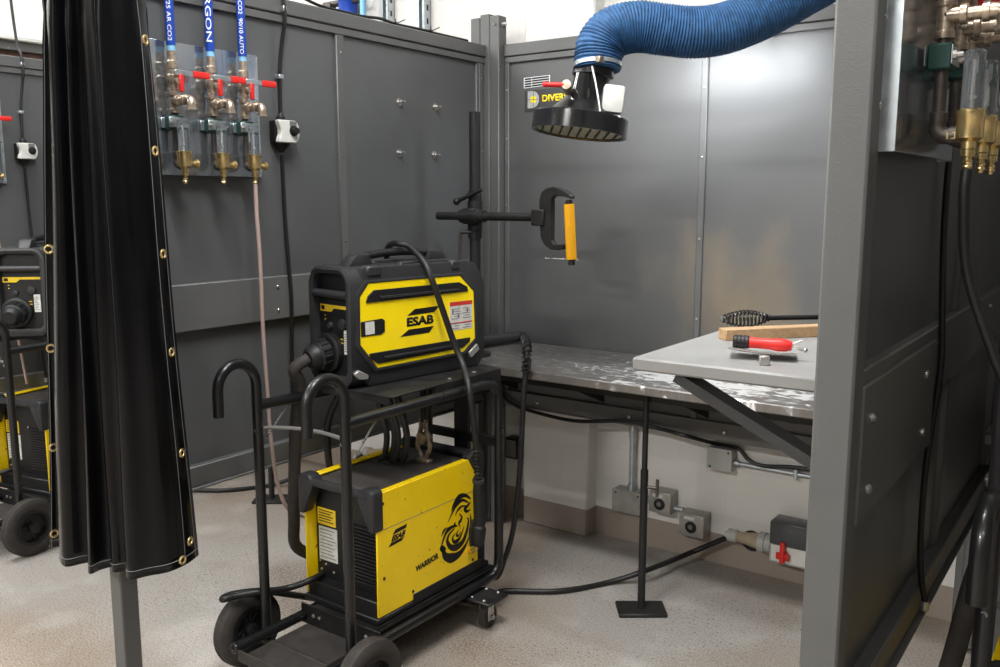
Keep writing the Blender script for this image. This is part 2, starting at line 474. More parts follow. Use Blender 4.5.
# ================================================================== SETTING
X0 = -2.31          # inner face of the partition left of the booth
PITCHX = 1.985
PL = 1.89           # spacing to the partition of the left booth
XR = X0 + PITCHX    # outer face of the partition right of the booth
YW = 3.25           # block wall
ZT = 2.01

b = MB(); b.box((-8.5, -4.2, -.1), (4.2, YW + .2, 0)); struct(b.build('floor', 'floor'))
b = MB(); b.box((-8.5, YW, 0), (4.2, YW + .2, 3.6))
for k in range(-2, 2):
    xa = -2.17 + k * PITCHX * 1.0
    b.box((xa, 3.172, 0), (xa + .335, YW + .01, 3.6), .008)
struct(b.build('wall_back', 'block'))
b = MB(); b.box((-8.5, -4.2, 0), (-8.3, YW, 3.6)); struct(b.build('wall_left', 'white_wall'))
b = MB(); b.box((4.0, -4.2, 0), (4.2, YW, 3.6)); struct(b.build('wall_right', 'shop_wall'))
b = MB(); b.box((-8.3, -4.2, 0), (4.0, -4.0, 3.6)); struct(b.build('wall_front', 'shop_wall'))
b = MB(); b.box((-8.5, -4.2, 3.6), (4.2, YW + .2, 3.7)); struct(b.build('ceiling', 'ceiling'))


# ================================================================== PARTITIONS
def partition(x0):
    t = thing('booth_partition', 'dark grey steel side partition behind the gas panel and yellow welder, left side of the booth', 'partition', (x0 - .025, 1.31, 0), 0, 'side partitions between welding booths')
    xa = x0 - .05
    MB().box((x0 - .052, 1.315, 0), (x0 + .005, 1.37, 2.085), .004).build('post', 'frame', t)
    MB().box((xa, 3.03, .02), (x0 - .004, 3.08, 2.085), .004).build('post', 'frame', t)
    m = MB(); m.box((xa, 1.36, 2.036), (x0 + .004, 3.1, 2.085), .004); m.box((xa + .006, 1.36, ZT), (x0 - .001, 3.1, 2.034), .002); m.build('top_rail', 'frame', t)
    m = MB(); m.box((xa, 1.36, 1.053), (x0 + .004, 3.05, 1.196), .003); m.build('middle_rail', 'frame', t)
    m = MB(); m.box((xa, 1.36, .567), (x0 + .003, 3.05, .632), .003); m.box((xa, 1.36, .56), (x0 + .014, 3.05, .568), .002); m.build('bottom_rail', 'frame', t)
    MB().box((x0 - .035, 1.362, 1.19), (x0 - .014, 2.245, ZT + .004)).build('panel', 'panel', t)
    MB().box((x0 - .035, 2.245, 1.19), (x0 - .014, 3.05, ZT + .004)).build('panel', 'panel', t)
    MB().box((x0 - .04, 1.362, .625), (x0 - .024, 2.245, 1.06)).build('panel', 'panel', t)
    MB().box((x0 - .04, 2.245, .625), (x0 - .024, 3.05, 1.06)).build('panel', 'panel', t)
    MB().box((x0 - .03, 2.232, 1.196), (x0 - .002, 2.27, ZT), .003).build('mullion', 'frame', t)
    MB().box((x0 - .03, 2.238, .632), (x0 - .012, 2.266, 1.053), .003).build('mullion', 'frame', t)
    MB().box((x0 - .03, 3.048, 1.196), (x0 - .002, 3.072, ZT), .003).build('mullion', 'frame', t)
    m = MB()
    bolts(m, [(x0 + .004, 1.93, 1.163), (x0 + .004, 1.93, 1.085), (x0 + .004, 2.7, 1.163), (x0 + .004, 2.7, 1.085)], (1, 0, 0), .005)
    bolts(m, [(x0 - .002, 2.251, z) for z in (1.3, 1.6, 1.95)] + [(x0 - .002, 3.06, z) for z in (1.3, 1.65, 1.95)], (1, 0, 0), .0035, .003)
    m.build('screws', 'steel', t)
    return t


part = partition(X0)
m = MB()
for px, py in ((399, 102), (399, 153), (435, 107), (434, 155)):
    p = atX(px, py, X0 - .014)
    m.lathe(p, (1, 0, 0), [(0, .015), (.003, .015), (.003, .009), (.012, .009), (.012, .005), (.03, .005)], 10)
m.build('bolts', 'steel', part)
copy_tree(part, (-PL, 0, 0), 'dark grey steel partition of the far left booth, seen left of the black curtain', ('bolts',))
pr = copy_tree(part, (PITCHX, 0, 0), 'dark grey steel side partition with bright front post, nearest the camera on the right', ('bolts',))
# plate bolted on the outside of the right partition (carries the shelf)
m = MB(); m.box((XR - .024, 1.365, .955), (XR + .009, 1.93, 1.172), .002)
pl = m.build('bracket_plate', 'frame', pr)
m = MB(); bolts(m, [(XR + .009, 1.42, 1.115), (XR + .009, 1.42, 1.0), (XR + .009, 1.84, 1.115), (XR + .009, 1.84, 1.0)], (1, 0, 0), .008, .006); m.build('plate_bolts', 'steel', pl)

# corner posts (three bolted tubes)
cp = thing('corner_post', 'grey bundled steel corner post rising above the partitions behind the yellow feeder', 'post', (X0, 3.15, 0), 0, 'rear corner posts of the booths')
for i, xa in enumerate((X0 - .077, X0 - .027, X0 + .023)):
    MB().box((xa, 3.085, 0), (xa + .048, 3.14, 2.2 if i != 1 else 2.21), .003).build('tube', 'frame', cp)
m = MB(); bolts(m, [(X0 + .071, 3.11, 2.165)], (1, 0, 0), .01, .02); bolts(m, [(X0 + .05, 3.085, 2.165)], (0, -1, 0), .006, .008); m.build('through_bolt', 'steel', cp)
copy_tree(cp, (-PL, 0, 0), 'grey bundled steel corner post at the back of the left booth')
copy_tree(cp, (PITCHX, 0, 0), 'grey bundled steel corner post hidden behind the right partition')


# back partitions
def backwall(x0):
    xa = x0 + .075; xb = x0 + PITCHX - .15; ya, yb = 3.12, 3.165
    xm = atY(703, 120, 3.12).x
    t = thing('back_partition', 'grey steel back panel of the welding booth behind the fume hood and steel table', 'partition', ((xa + xb) / 2, 3.145, 0), 0, 'back partitions of the booths')
    m = MB(); m.box((xa, ya - .006, 2.036), (xb, yb, 2.085), .003); m.box((xa, ya, ZT), (xb, yb, 2.034), .002); m.build('top_rail', 'frame', t)
    MB().box((xa, ya - .004, .545), (xb, yb, .615), .003).build('bottom_rail', 'frame', t)
    MB().box((xa, ya + .012, .61), (xm, yb - .012, ZT + .004)).build('panel', 'backpanel', t)
    MB().box((xm, ya + .012, .61), (xb, yb - .012, ZT + .004)).build('panel', 'backpanel', t)
    MB().box((xa, ya, .61), (xa + .022, yb, ZT), .003).build('stile', 'frame', t)
    MB().box((xb - .03, ya, .61), (xb, yb, ZT), .003).build('stile', 'frame', t)
    MB().box((xm - .013, ya + .003, .61), (xm + .013, yb, ZT), .003).build('mullion', 'frame', t)
    m = MB(); bolts(m, [(xa + .011, ya, z) for z in (1.15, 1.42, 1.7, 1.9)] + [(xm, ya + .003, z) for z in (1.0, 1.3, 1.6, 1.85)], (0, -1, 0), .004, .003)
    bolts(m, [(x, ya - .004, .58) for x in (xa + .18, xa + .62, xa + 1.02, xb - .3)], (0, -1, 0), .008, .006); m.build('screws', 'steel', t)
    return t


bk = backwall(X0)
copy_tree(bk, (-PL, 0, 0), 'grey steel back panel of the left booth, mostly behind the curtain')
copy_tree(bk, (PITCHX, 0, 0), 'dark grey steel back panel of the right booth behind the right partition')

# sign on the back panel
fr = Frame((0, 3.131, 0), (1, 0, 0), (0, 0, 1))
sg = thing('wall_sign', 'black maker sign with silver D emblem and yellow letters behind the fume hood', 'sign', atY(545, 100, 3.131))
P = lambda x, y: fr.px(x, y)
m = MB(); m.prism([P(525, 112), P(590, 105), P(590, 84), P(525, 91)], fr, 0, .002); m.build('sign_plate', 'sign_grey', sg)
a0, b0 = P(528, 108.5); a1, b1 = P(528, 91.5); hgt = b1 - b0; rad = hgt / 2
poly = [(a0, b0), (a0 + hgt * .32, b0)] + [(a0 + hgt * .32 + rad * math.cos(t), b0 + rad + rad * math.sin(t)) for t in [R(-90 + 15 * k) for k in range(1, 12)]] + [(a0 + hgt * .32, b1), (a0, b1)]
MB().prism(poly, fr, .002, .003).build('emblem', 'lightgrey', sg)
m = MB(); cxm, cym = a0 + hgt * .42, b0 + rad
m.prism([(cxm + rad * .42 * math.cos(t), cym + rad * .42 * math.sin(t)) for t in [2 * PI * k / 20 for k in range(20)]], fr, .003, .0038); m.build('emblem_disc', 'yellow_clean', sg)
m = MB(); m.box(fr.pt(a0, cym - .0015, .0039), fr.pt(a0 + hgt * .8, cym + .0015, .003)); m.box(fr.pt(cxm - .0015, b0, .0039), fr.pt(cxm + .0015, b1, .003)); m.build('emblem_lines', 'grey_ink', sg)
text('DIVERSI', [P(542.5, 102), P(569.5, 100), P(569.5, 92.5), P(542.5, 95)], .002, .0008, fr, 'lettering', 'yellow_clean', sg, .03)
st = thing('rating_plate', 'small white outlined data plate above the maker sign', 'label', atY(538, 82, 3.131))
m = MB(); q = [P(524, 88.5), P(550, 85), P(550, 75), P(524, 78)]; m.prism(q, fr, 0, .001); m.build('plate', 'white_ink', st)
m = MB()
for k in range(4):
    for u0, u1 in ((.03, .30), (.32, .97)):
        v0 = .06 + k * .235; v1 = v0 + .17
        f = lambda u, v: tuple((V(q[0]) * (1 - u) + V(q[1]) * u) * (1 - v) + (V(q[3]) * (1 - u) + V(q[2]) * u) * v)
        m.prism([f(u0, v0), f(u1, v0), f(u1, v1), f(u0, v1)], fr, .001, .0016)
m.build('plate_fields', 'plastic_dark', st)


# ================================================================== GAS PANELS
def gas_plate(x0):
    t = thing('mounting_plate', 'polished steel gas mounting plate on the wall right of the black curtain', 'plate', (x0 + .012, 1.63, 1.52), 0, 'gas mounting plates')
    xa, xb = x0 + .001, x0 + .026
    m = MB(); m.box((xb - .002, 1.405, 1.517), (xb, 1.862, 1.89), .001); m.build('face', 'stainless', t)
    m = MB(); m.box((xa, 1.405, 1.517), (xb - .0005, 1.4075, 1.89)); m.box((xa, 1.380, 1.517), (xa + .0025, 1.407, 1.89)); m.build('flange', 'galv', t)
    m = MB(); m.box((xa, 1.8595, 1.517), (xb - .0005, 1.862, 1.89)); m.box((xa, 1.86, 1.517), (xa + .0025, 1.885, 1.89)); m.build('flange', 'galv', t)
    m = MB(); bolts(m, [(xa + .0025, y, z) for y in (1.392, 1.873) for z in (1.58, 1.7, 1.83)], (1, 0, 0), .005, .004); m.build('screws', 'steel', t)
    return t


def gas_line(x0, yi, words, idx):
    t = thing('gas_line', words[0], 'gas line', (x0 + .05, yi, 1.55), 0, 'gas drop lines with flow meters')
    xp = x0 + .052; xf = x0 + .098; yf = yi - .008
    m = MB(); m.cyl((xp, yi, 1.858), (xp, yi, 3.3), .0115, n=14); m.build('supply_pipe', 'lightblue', t)
    m = MB(); m.cyl((xp, yi, 1.875), (xp, yi, 2.34), .0128, n=20); lb = m.build('pipe_label', 'blue_label', t)
    # white lettering wrapped on the label, reading downwards
    bm = text_bm(words[1], .008)
    bmesh.ops.triangulate(bm, faces=bm.faces[:]); bmesh.ops.subdivide_edges(bm, edges=bm.edges[:], cuts=3, use_grid_fill=True)
    xs = [v.co.x for v in bm.verts]; ys = [v.co.y for v in bm.verts]; x_0, x_1, y_0, y_1 = min(xs), max(xs), min(ys), max(ys)
    for v in bm.verts:
        a = (v.co.x - x_0) / (x_1 - x_0); bb = (v.co.y - y_0) / (y_1 - y_0)
        ang = R(-42) + (bb - .5) * words[3] / .0132
        ztop, zbot = words[2]
        v.co = V((xp + .0134 * math.cos(ang), yi + .0134 * math.sin(ang), ztop + (zbot - ztop) * a))
    k = MB(); k.bm.free(); k.bm = bm; k.build('label_lettering', 'white_ink', lb, flat=True)
    m = MB(); m.lathe((xp, yi, 1.74), (0, 0, 1), [(0, .012), (.012, .012), (.014, .0145), (.03, .0145), (.034, .0175), (.052, .0175), (.056, .0135), (.07, .0135), (.072, .0155), (.09, .0155), (.094, .012), (.12, .012)], 12)
    m.cyl((xp, yi, 1.776), (xp + .028, yi, 1.776), .009, n=10)
    v = m.build('ball_valve', 'fitting', t)
    m = MB(); m.box((xp + .022, yi - .01, 1.792), (xp + .026, yi + .055, 1.807), .001); m.build('valve_lever', 'galv', v)
    m = MB(); m.box((xp + .020, yi + .05, 1.790), (xp + .029, yi + .104, 1.809), .003, 2); m.build('lever_grip', 'red', v)
    m = MB(); m.box((xp + .022, yi + .002, 1.747), (xp + .031, yi + .016, 1.795), .002); m.build('lock_tab', 'red', v)
    m = MB()
    m.lathe((xp, yi, 1.69), (0, 0, 1), [(0, .015), (.01, .015), (.012, .0125), (.045, .0125), (.047, .0155), (.055, .0155)], 14)
    m.lathe((xp, yi, 1.724), (1, 0, 0), [(0, .0125), (.02, .0125), (.021, .0155), (.03, .0155), (.031, .010), (.05, .010), (.051, .015), (.06, .015)], 14)
    m.tube([(xp + .06, yi, 1.724), (xp + .074, yi, 1.722), (xp + .081, yi, 1.713), (xp + .082, yi, 1.70)], .0125, 12, 4)
    m.lathe((xp + .082, yi, 1.702), (0, 0, -1), [(0, .015), (.008, .015)], 14); m.build('tee_fitting', 'fitting', t)
    m = MB(); m.cyl((xp, yi, 1.575), (xp, yi, 1.70), .0095, n=14); m.build('drop_pipe', 'iron', t)
    # strut clamp
    m = MB(); m.box((xp - .0185, yi - .021, 1.643), (xp + .0165, yi + .021, 1.682), .003); cl = m.build('clamp', 'green', t)
    for xq, out_ in ((xp - .021, 0), (xp + .0165, 1)):
        m = MB(); m.box((xq, yi - .031, 1.649), (xq + .0025, yi + .031, 1.677), .001); cpl = m.build('clamp_plate', 'galv', cl)
        if out_:
            for q in (-.0255, .0255):
                m = MB(); m.lathe((xp + .019, yi + q, 1.662), (1, 0, 0), [(0, .0075), (.005, .0075), (.005, .0045), (.014, .0045)], 8); m.build('clamp_bolt', 'steel', cl)
    m = MB(); m.lathe((xp, yi, 1.566), (0, 0, 1), [(0, .0135), (.014, .0135), (.016, .011)], 14); m.tube([(xp, yi, 1.57), (xp, yi, 1.556), (xp + .008, yi, 1.546), (xp + .022, yi, 1.545)], .0125, 12, 4)
    m.lathe((xp + .018, yi, 1.545), (1, 0, 0), [(0, .0145), (.01, .0145), (.011, .009), (.022, .009)], 14); m.build('elbow', 'iron', t)
    m = MB(); m.lathe((xp, yi, 1.574), (0, 0, 1), [(0, .0115), (.006, .0115), (.007, .0098)], 14); m.build('sealing_tape', 'white_plastic', t)
    # flow meter
    m = MB(); m.lathe((xf, yf, 1.523), (0, 0, 1), [(0, .006), (.001, .0105), (.012, .0105), (.013, .013), (.017, .0195), (.045, .0195), (.047, .021), (.058, .021), (.06, .017)], 24)
    m.cyl((xf, yf, 1.545), (xf - .03, yi - .004, 1.545), .010, n=6)
    m.lathe((xf, yf, 1.548), (0, 1, 0), [(.018, .008), (.034, .008), (.035, .012), (.042, .013), (.044, .008)], 12)
    fm = m.build('flow_meter', 'brass', t)
    m = MB(); m.lathe((xf, yf, 1.583), (0, 0, 1), [(0, .0150), (.082, .0150), (.086, .011), (.086, .0), ], 20); tb = m.build('sight_tube', 'clear', fm)
    m = MB(); m.cyl((xf, yf, 1.583), (xf, yf, 1.655), .0022, n=10); m.sphere((xf, yf, 1.6), .0045); m.build('float_tube', 'lightgrey', tb)
    m = MB(); m.lathe((xf, yf, 1.523), (0, 0, -1), [(0, .0105), (.010, .0105), (.011, .006), (.016, .006), (.018, .008), (.022, .006), (.025, .008), (.029, .005), (.032, .004)], 12); m.build('hose_barb', 'brass', fm)
    return t


plate = gas_plate(X0)
copy_tree(plate, (-PL, .1, 0), 'polished steel gas mounting plate at the far left edge of the photo')
copy_tree(plate, (PITCHX, -.03, 0), 'polished steel gas mounting plate on the outside of the right partition')
lw = [('pipe drop with blue label, left of the three beside the black curtain', '75/25 AR CO2', (2.02, 1.885), .011),
      ('pipe drop labelled ARGON, middle of the three beside the black curtain', 'ARGON', (2.06, 1.90), .017),
      ('pipe drop with small lettering and pale hose, right of three beside curtain', 'ARCO2  90/10 AUTO', (2.06, 1.88), .012)]
YL = (1.545, 1.675, 1.79)
pos = ('left', 'middle', 'right')
for i in range(3):
    g = gas_line(X0, YL[i], lw[i], i)
    if i == 2:
        c = copy_tree(g, (-PL, .1, 0), 'gas pipe drop with red lever at the far left edge of the photo')
    c = copy_tree(g, (PITCHX, -.015, 0), ('gas pipe drop with brass flow meter on the right partition, nearest the front post', 'gas pipe drop on the right partition, between two other drops', 'gas pipe drop on the right partition, farthest from the front post')[i])

# switches with cords
sw = thing('isolator_switch', 'white rotary isolator switch on the grey wall left of the yellow feeder', 'switch', (X0, 1.975, 1.6), 0, 'isolator switches on the partitions')
fx = X0 - .013
MB().box((fx, 1.934, 1.628), (fx + .03, 2.016, 1.70), .006, 2).build('back_box', 'plastic_dark', sw)
fr2 = Frame((fx + .03, 1.975, 1.664), (0, 1, 0), (0, 0, 1))
pts = [(-.042, -.035), (.03, -.036), (.038, -.027), (.044, -.01), (.044, .014), (.036, .030), (.03, .036), (-.042, .036), (-.039, .02), (-.033, .008), (-.033, -.01), (-.039, -.02)]
MB().prism(pts, fr2, 0, .022, .003).build('cover', 'white_plastic', sw)
m = MB(); m.prism([(.002, .008), (.03, .008), (.03, .034), (.002, .034)], fr2, .022, .0235); m.build('printed_scale', 'grey_ink', sw)
m = MB(); m.lathe(fr2.pt(.017, .003, .022), (1, 0, 0), [(0, .017), (.004, .017), (.005, .012), (.018, .011), (.019, .0)], 16); m.build('knob', 'plastic_dark', sw)
MB().lathe((fx + .015, 1.972, 1.70), (0, 0, 1), [(0, .016), (.012, .015), (.016, .010), (.024, .008)], 12).build('cable_gland', 'plastic_dark', sw)
MB().lathe((fx + .015, 1.972, 1.628), (0, 0, -1), [(0, .030), (.012, .02), (.022, .010), (.03, .008)], 12).build('cable_gland', 'plastic_dark', sw)
m = MB()
m.tube([(fx + .015, 1.972, 1.72), (fx + .014, 1.975, 1.85), (fx + .02, 1.985, 1.95), (X0 + .018, 1.99, 2.02), (X0 + .01, 1.99, 2.1), (X0 - .02, 1.99, 2.16), (X0 - .05, 1.99, 2.5), (X0 - .05, 1.99, 3.3)], .0065, 8, 6)
m.tube([(fx + .015, 1.972, 1.59), (fx + .014, 1.975, 1.4), (fx + .022, 1.978, 1.22), (fx + .026, 1.98, 1.1), (fx + .012, 1.985, .9), (fx + .014, 1.985, .7), (fx + .03, 1.985, .6)], .0065, 8, 6)
m.build('cord', 'cable', sw)
m = MB(); m.box((fx, 1.965, 1.832), (fx + .024, 1.985, 1.846), .002); m.box((X0 + .0045, 1.983, 2.042), (X0 + .022, 1.998, 2.06), .002); m.lathe((fx + .03, 1.985, .605), (0, 0, -1), [(0, .009), (.02, .009)], 10); m.build('cord_clip', 'galv', sw)
copy_tree(sw, (-PL, .1, 0), 'white rotary isolator switch on the left booth wall, left of the black curtain')
copy_tree(sw, (PITCHX, -.02, 0), 'isolator switch with hanging black cord on the outside of the right partition')

# pale gas hose from the third flow meter
m = MB(); fxh = X0 + .098
zt = 1.493
pp = [V((fxh, YL[2] - .008, zt)), V((fxh, YL[2] - .008, 1.40))] + [atX(260, 260, -2.205), atX(263, 330, -2.21), atX(268, 400, -2.225), atX(271, 440, -2.23), atX(278, 485, -2.235), V((-2.22, 1.88, .42)), V((-2.2, 2.0, .36))]
m.tube(pp, .0065, 10, 6); h = tag(m.build('gas_hose', 'pinkhose', None, base=(fxh, 1.79, .4)), 'pale pink gas hose hanging from the flow meter beside the yellow welder', 'hose')
m = MB(); o = V((fxh - PL, YL[2] + .1, zt)); m.tube([o, o + V((0, 0, -.1)), o + V((0, -.01, -.2)), o + V((-.02, .03, -.42)), o + V((-.05, .06, -.6)), o + V((-.07, .1, -.9))], .0065, 10, 6)
tag(m.build('gas_hose', 'pinkhose', None, base=o), 'pale gas hose running down the wall in the left booth', 'hose')
m = MB(); o = V((XR + .098, YL[0] - .023, zt))
m.tube([o, o + V((.0, 0, -.05)), o + V((.01, .02, -.16)), o + V((.06, .03, -.3)), o + V((.14, .05, -.5)), o + V((.16, .1, -.9))], .008, 10, 6)
tag(m.build('gas_hose', 'cable', None, base=o), 'black gas hose hanging from the brass flow meters on the right partition', 'hose')


# ================================================================== TABLES
def table(x0):
    xa = x0 + .03; xb = x0 + PITCHX - .16; ya, yb = 2.582, 3.112
    t = thing('welding_table', 'long steel welding table with scuffs and painted white sheen along the booth back panel', 'table', ((xa + xb) / 2, 2.85, 0), 0, 'welding tables')
    o = ORG[t.name]
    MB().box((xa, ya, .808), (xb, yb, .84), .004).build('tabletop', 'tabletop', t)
    m = MB(); m.box((xa + .02, yb - .04, .74), (xb - .02, yb, .806)); m.box((xa + .02, ya + .12, .76), (xb - .02, ya + .16, .806)); m.build('apron', 'black_metal', t)
    for x in (xa + .12, xa + .55, xa + 1.0, xb - .2):
        m = MB(); m.box((x - .02, ya + .16, .765), (x + .02, yb - .04, .806), .002); m.prism([(0, .0), (.35, .0), (.35, -.14)], Frame((x, yb - .35, .765), (0, 1, 0), (0, 0, 1)), -.004, .004); m.build('support_bracket', 'black_metal', t)
    m = MB(); m.cyl((xb - .42, 2.95, .70), (xb - .42, 2.95, .807), .022); m.cyl((xb - .36, 2.98, .72), (xb - .36, 2.98, .807), .016); m.build('tool_socket', 'black_metal', t)
    return t


tab = table(X0)
copy_tree(tab, (-PL, 0, 0), 'steel welding table in the left booth, behind the black curtain')
ct = copy_tree(tab, (PITCHX, 0, 0), 'steel welding table in the right booth, behind the right partition')
# jack stands
jb = atZ(641, 611, .0); jx, jy = jb.x, jb.y
js = thing('support_stand', 'black steel jack stand on a flat plate under the front of the welding table', 'stand', (jx, jy, 0), 0, 'jack stands under the tables')
MB().box((jx - .085, jy - .055, 0), (jx + .085, jy + .055, .014), .003, rot=Matrix.Rotation(YAW, 3, 'Z')).build('base_plate', 'black_metal', js)
MB().cyl((jx, jy, .014), (jx, jy, .52), .0135).build('outer_tube', 'black_metal', js)
MB().cyl((jx, jy, .5), (jx, jy, .8075), .010).build('inner_tube', 'black_metal', js)
m = MB(); m.cyl((jx + .012, jy, .46), (jx + .045, jy + .01, .46), .006); m.cyl((jx + .045, jy + .01, .43), (jx + .045, jy + .01, .49), .006); m.build('locking_handle', 'iron', js)
copy_tree(js, (-PITCHX, 0, 0), 'black jack stand with flat plate on the floor of the left booth')

# ------------------------------------------------------------------ shelf on the right partition
xs0 = -.774; ys0, ys1 = 1.5, 2.03; zs = 1.15
xin = XR - .05
sh = thing('side_shelf', 'light grey steel side shelf on a diagonal brace, fixed to the right partition', 'shelf', (xin - .2, 1.76, zs - .03))
MB().box((xs0, ys0, zs - .026), (xin - .001, ys1, zs), .004).build('shelf_top', 'shelf', sh)
p0 = V((-.69, 1.53, zs - .027)); p1 = V((xin - .002, 1.53, .975))
for yy in (1.53, 2.0):
    m = MB(); d = (p1 - p0)
    u = d.normalized(); fb = Frame((p0.x, yy, p0.z), u, (0, 1, 0))
    L_ = d.length; m.box((0, -.008, -.004), (L_, .045, .0)); m.box((0, -.012, -.016), (L_, -.008, .004)); m.box((0, .041, -.02), (L_, .045, -.004))
    mxb = Matrix.Translation((p0.x, yy, p0.z)) @ Matrix((u, V((0, 1, 0)), u.cross(V((0, 1, 0))))).transposed().to_4x4()
    m.build('brace', 'frame_dark', sh, mx=mxb)

# tools on the shelf
tz = zs
ha = atZ(722, 319, tz + .02); hb = atZ(770, 318, tz + .02); hc = hb + (hb - ha).normalized() * .2
hm = thing('chipping_hammer', 'black chipping hammer with spring coil grip at the back of the grey shelf', 'hammer', (ha.x, ha.y, tz))
d = (hb - ha); Lh = d.length; u = d.normalized(); w = V((0, 0, 1)); s_ = u.cross(w)
cp_ = []
for k in range(15 * 12 + 1):
    t = k / (15 * 12); rr_ = .0055 + .0135 * math.sin(PI * min(1, t * 1.02)) ** .8
    a = 2 * PI * 13 * t; cp_.append(ha + u * (Lh * t) + (w * math.cos(a) + s_ * math.sin(a)) * rr_)
MB().tube(cp_, .0022, 6).build('spring_grip', 'black_paint', hm)
MB().cyl(hb - u * .008, hc, .006).build('shaft', 'black_metal', hm)
m = MB(); m.cyl(ha - u * .005, ha + u * .006, .006); m.build('end_cap', 'steel', hm)
m = MB(); m.tube([hc + s_ * .06 + V((0, 0, -.003)), hc + s_ * .03, hc, hc - s_ * .04, hc - s_ * .075], .01, 10, 4, rfun=lambda t: .004 + .008 * math.sin(PI * t)); m.build('head', 'steel', hm)

wa = atZ(726, 341, tz); wb = atZ(818, 337, tz); d = (wb - wa).normalized()
wb = wa + d * .27; n_ = V((-d.y, d.x, 0))
m = MB(); m.box((0, 0, 0), (.27, .035, .024), .0015); mw = Matrix.Translation(wa) @ Matrix((d, n_, V((0, 0, 1)))).transposed().to_4x4()
o = m.build('wood_block', 'wood', None, mx=mw); tag(o, 'raw wooden batten lying on the grey shelf behind the red tool', 'wood')

pa = atZ(727, 357, tz + .004); pb = atZ(796, 361, tz + .004); d = (pb - pa).normalized(); n_ = V((-d.y, d.x, 0)); Lp = (pb - pa).length
fr3 = Frame((pa.x, pa.y, tz + .012), d, n_)
m = MB(); rg = []
for i in range(9):
    t = i / 8; zc = .010 * (1 - t) ** 2 + .004 * t * t
    rg.append([V((pa.x, pa.y, tz + .0016)) + d * (Lp * t) + n_ * q + V((0, 0, zc + e)) for q, e in ((0, .009), (.03, .003), (.075, 0), (.075, .0012), (.03, .0042), (0, .0102))])
m.rings(rg); plt = tag(m.build('metal_sheet', 'steel', None, base=(pa.x, pa.y, tz)), 'thin curled steel sheet under the red tool on the grey shelf', 'metal plate')
ba = atZ(764, 365, tz + .0)
m = MB(); m.box((ba.x - .009, ba.y - .008, tz), (ba.x + .009, ba.y + .008, tz + .017), .0015, rot=Matrix.Rotation(.5, 3, 'Z')); tag(m.build('steel_cube', 'boxgrey', None, base=(ba.x, ba.y, tz)), 'small rusty square steel block at the front edge of the curled sheet', 'metal block')
ra = atZ(733, 341, tz + .032); rb = atZ(792, 346, tz + .028); d = (rb - ra).normalized(); Lr = (rb - ra).length
rt = thing('hand_torch', 'red and black handheld tool with steel tips lying on the thin sheet', 'tool', (ra.x, ra.y, tz))
m = MB(); m.lathe(ra, d, [(0, .010), (.002, .0125), (.028, .0125), (.030, .0105)], 20)
for k in range(3): m.torus(ra + d * (.007 + .007 * k), d, .0125, .0012, 20, 6)
m.build('end_cap', 'plastic_dark', rt)
m = MB(); m.lathe(ra + d * .028, d, [(0, .0105), (.02, .0100), (.04, .0105), (.055, .0125), (.07, .0115), (Lr - .028, .0080)], 20); m.build('body', 'red', rt)
m = MB(); e = ra + d * Lr; m.cyl(e, e + d * .024 + V((0, 0, -.006)), .0035); m.sphere(e + d * .024 + V((0, 0, -.006)), .0045); m.build('tip', 'steel', rt)
m = MB(); m.cyl(e + V((0, 0, .003)), e + d * .018 + V((0, 0, .012)), .002); m.build('tip_wire', 'steel', rt)

# ================================================================== BLOCK WALL SERVICES (behind / below the table)
def wp(px, py): return atY(px, py, YW - .03)
yw = YW
def jbox(name, label, x0, x1, z0, z1, dep, mt='boxgrey', cat='electrical box', group=None):
    t = thing(name, label, cat, ((x0 + x1) / 2, yw, z0), 0, group)
    MB().box((x0, yw - dep, z0), (x1, yw, z1), .004, 2).build('body', mt, t); return t


q0, q1 = atY(613, 488, yw - .06), atY(641, 516, yw - .06)
t = jbox('junction_box', 'square galvanized junction box under the conduit, left of the jack stand', q0.x, q1.x, q1.z, q0.z, .06)
m = MB(); m.box((q0.x - .002, yw - .064, q1.z - .002), (q1.x + .002, yw - .06, q0.z + .002), .001); lid = m.build('lid', 'boxgrey', t)
m = MB(); bolts(m, [(q0.x + .015, yw - .064, q0.z - .014), (q1.x - .015, yw - .064, q0.z - .014)], (0, -1, 0), .004, .004); m.build('lid_screws', 'black_metal', lid)
m = MB(); xc_ = (q0.x + q1.x) / 2 + .005
m.cyl((xc_, yw - .03, q0.z + .008), (xc_, yw - .03, .80), .013); m.lathe((xc_, yw - .03, q0.z), (0, 0, 1), [(0, .018), (.02, .018), (.021, .014)], 14); m.lathe((xc_, yw - .03, .47), (0, 0, 1), [(0, .016), (.04, .016)], 14)
tag(m.build('conduit', 'galv', None, base=(xc_, yw - .03, q0.z)), 'vertical steel conduit rising from the junction box behind the jack stand', 'conduit')
bx = [(q0, q1)]
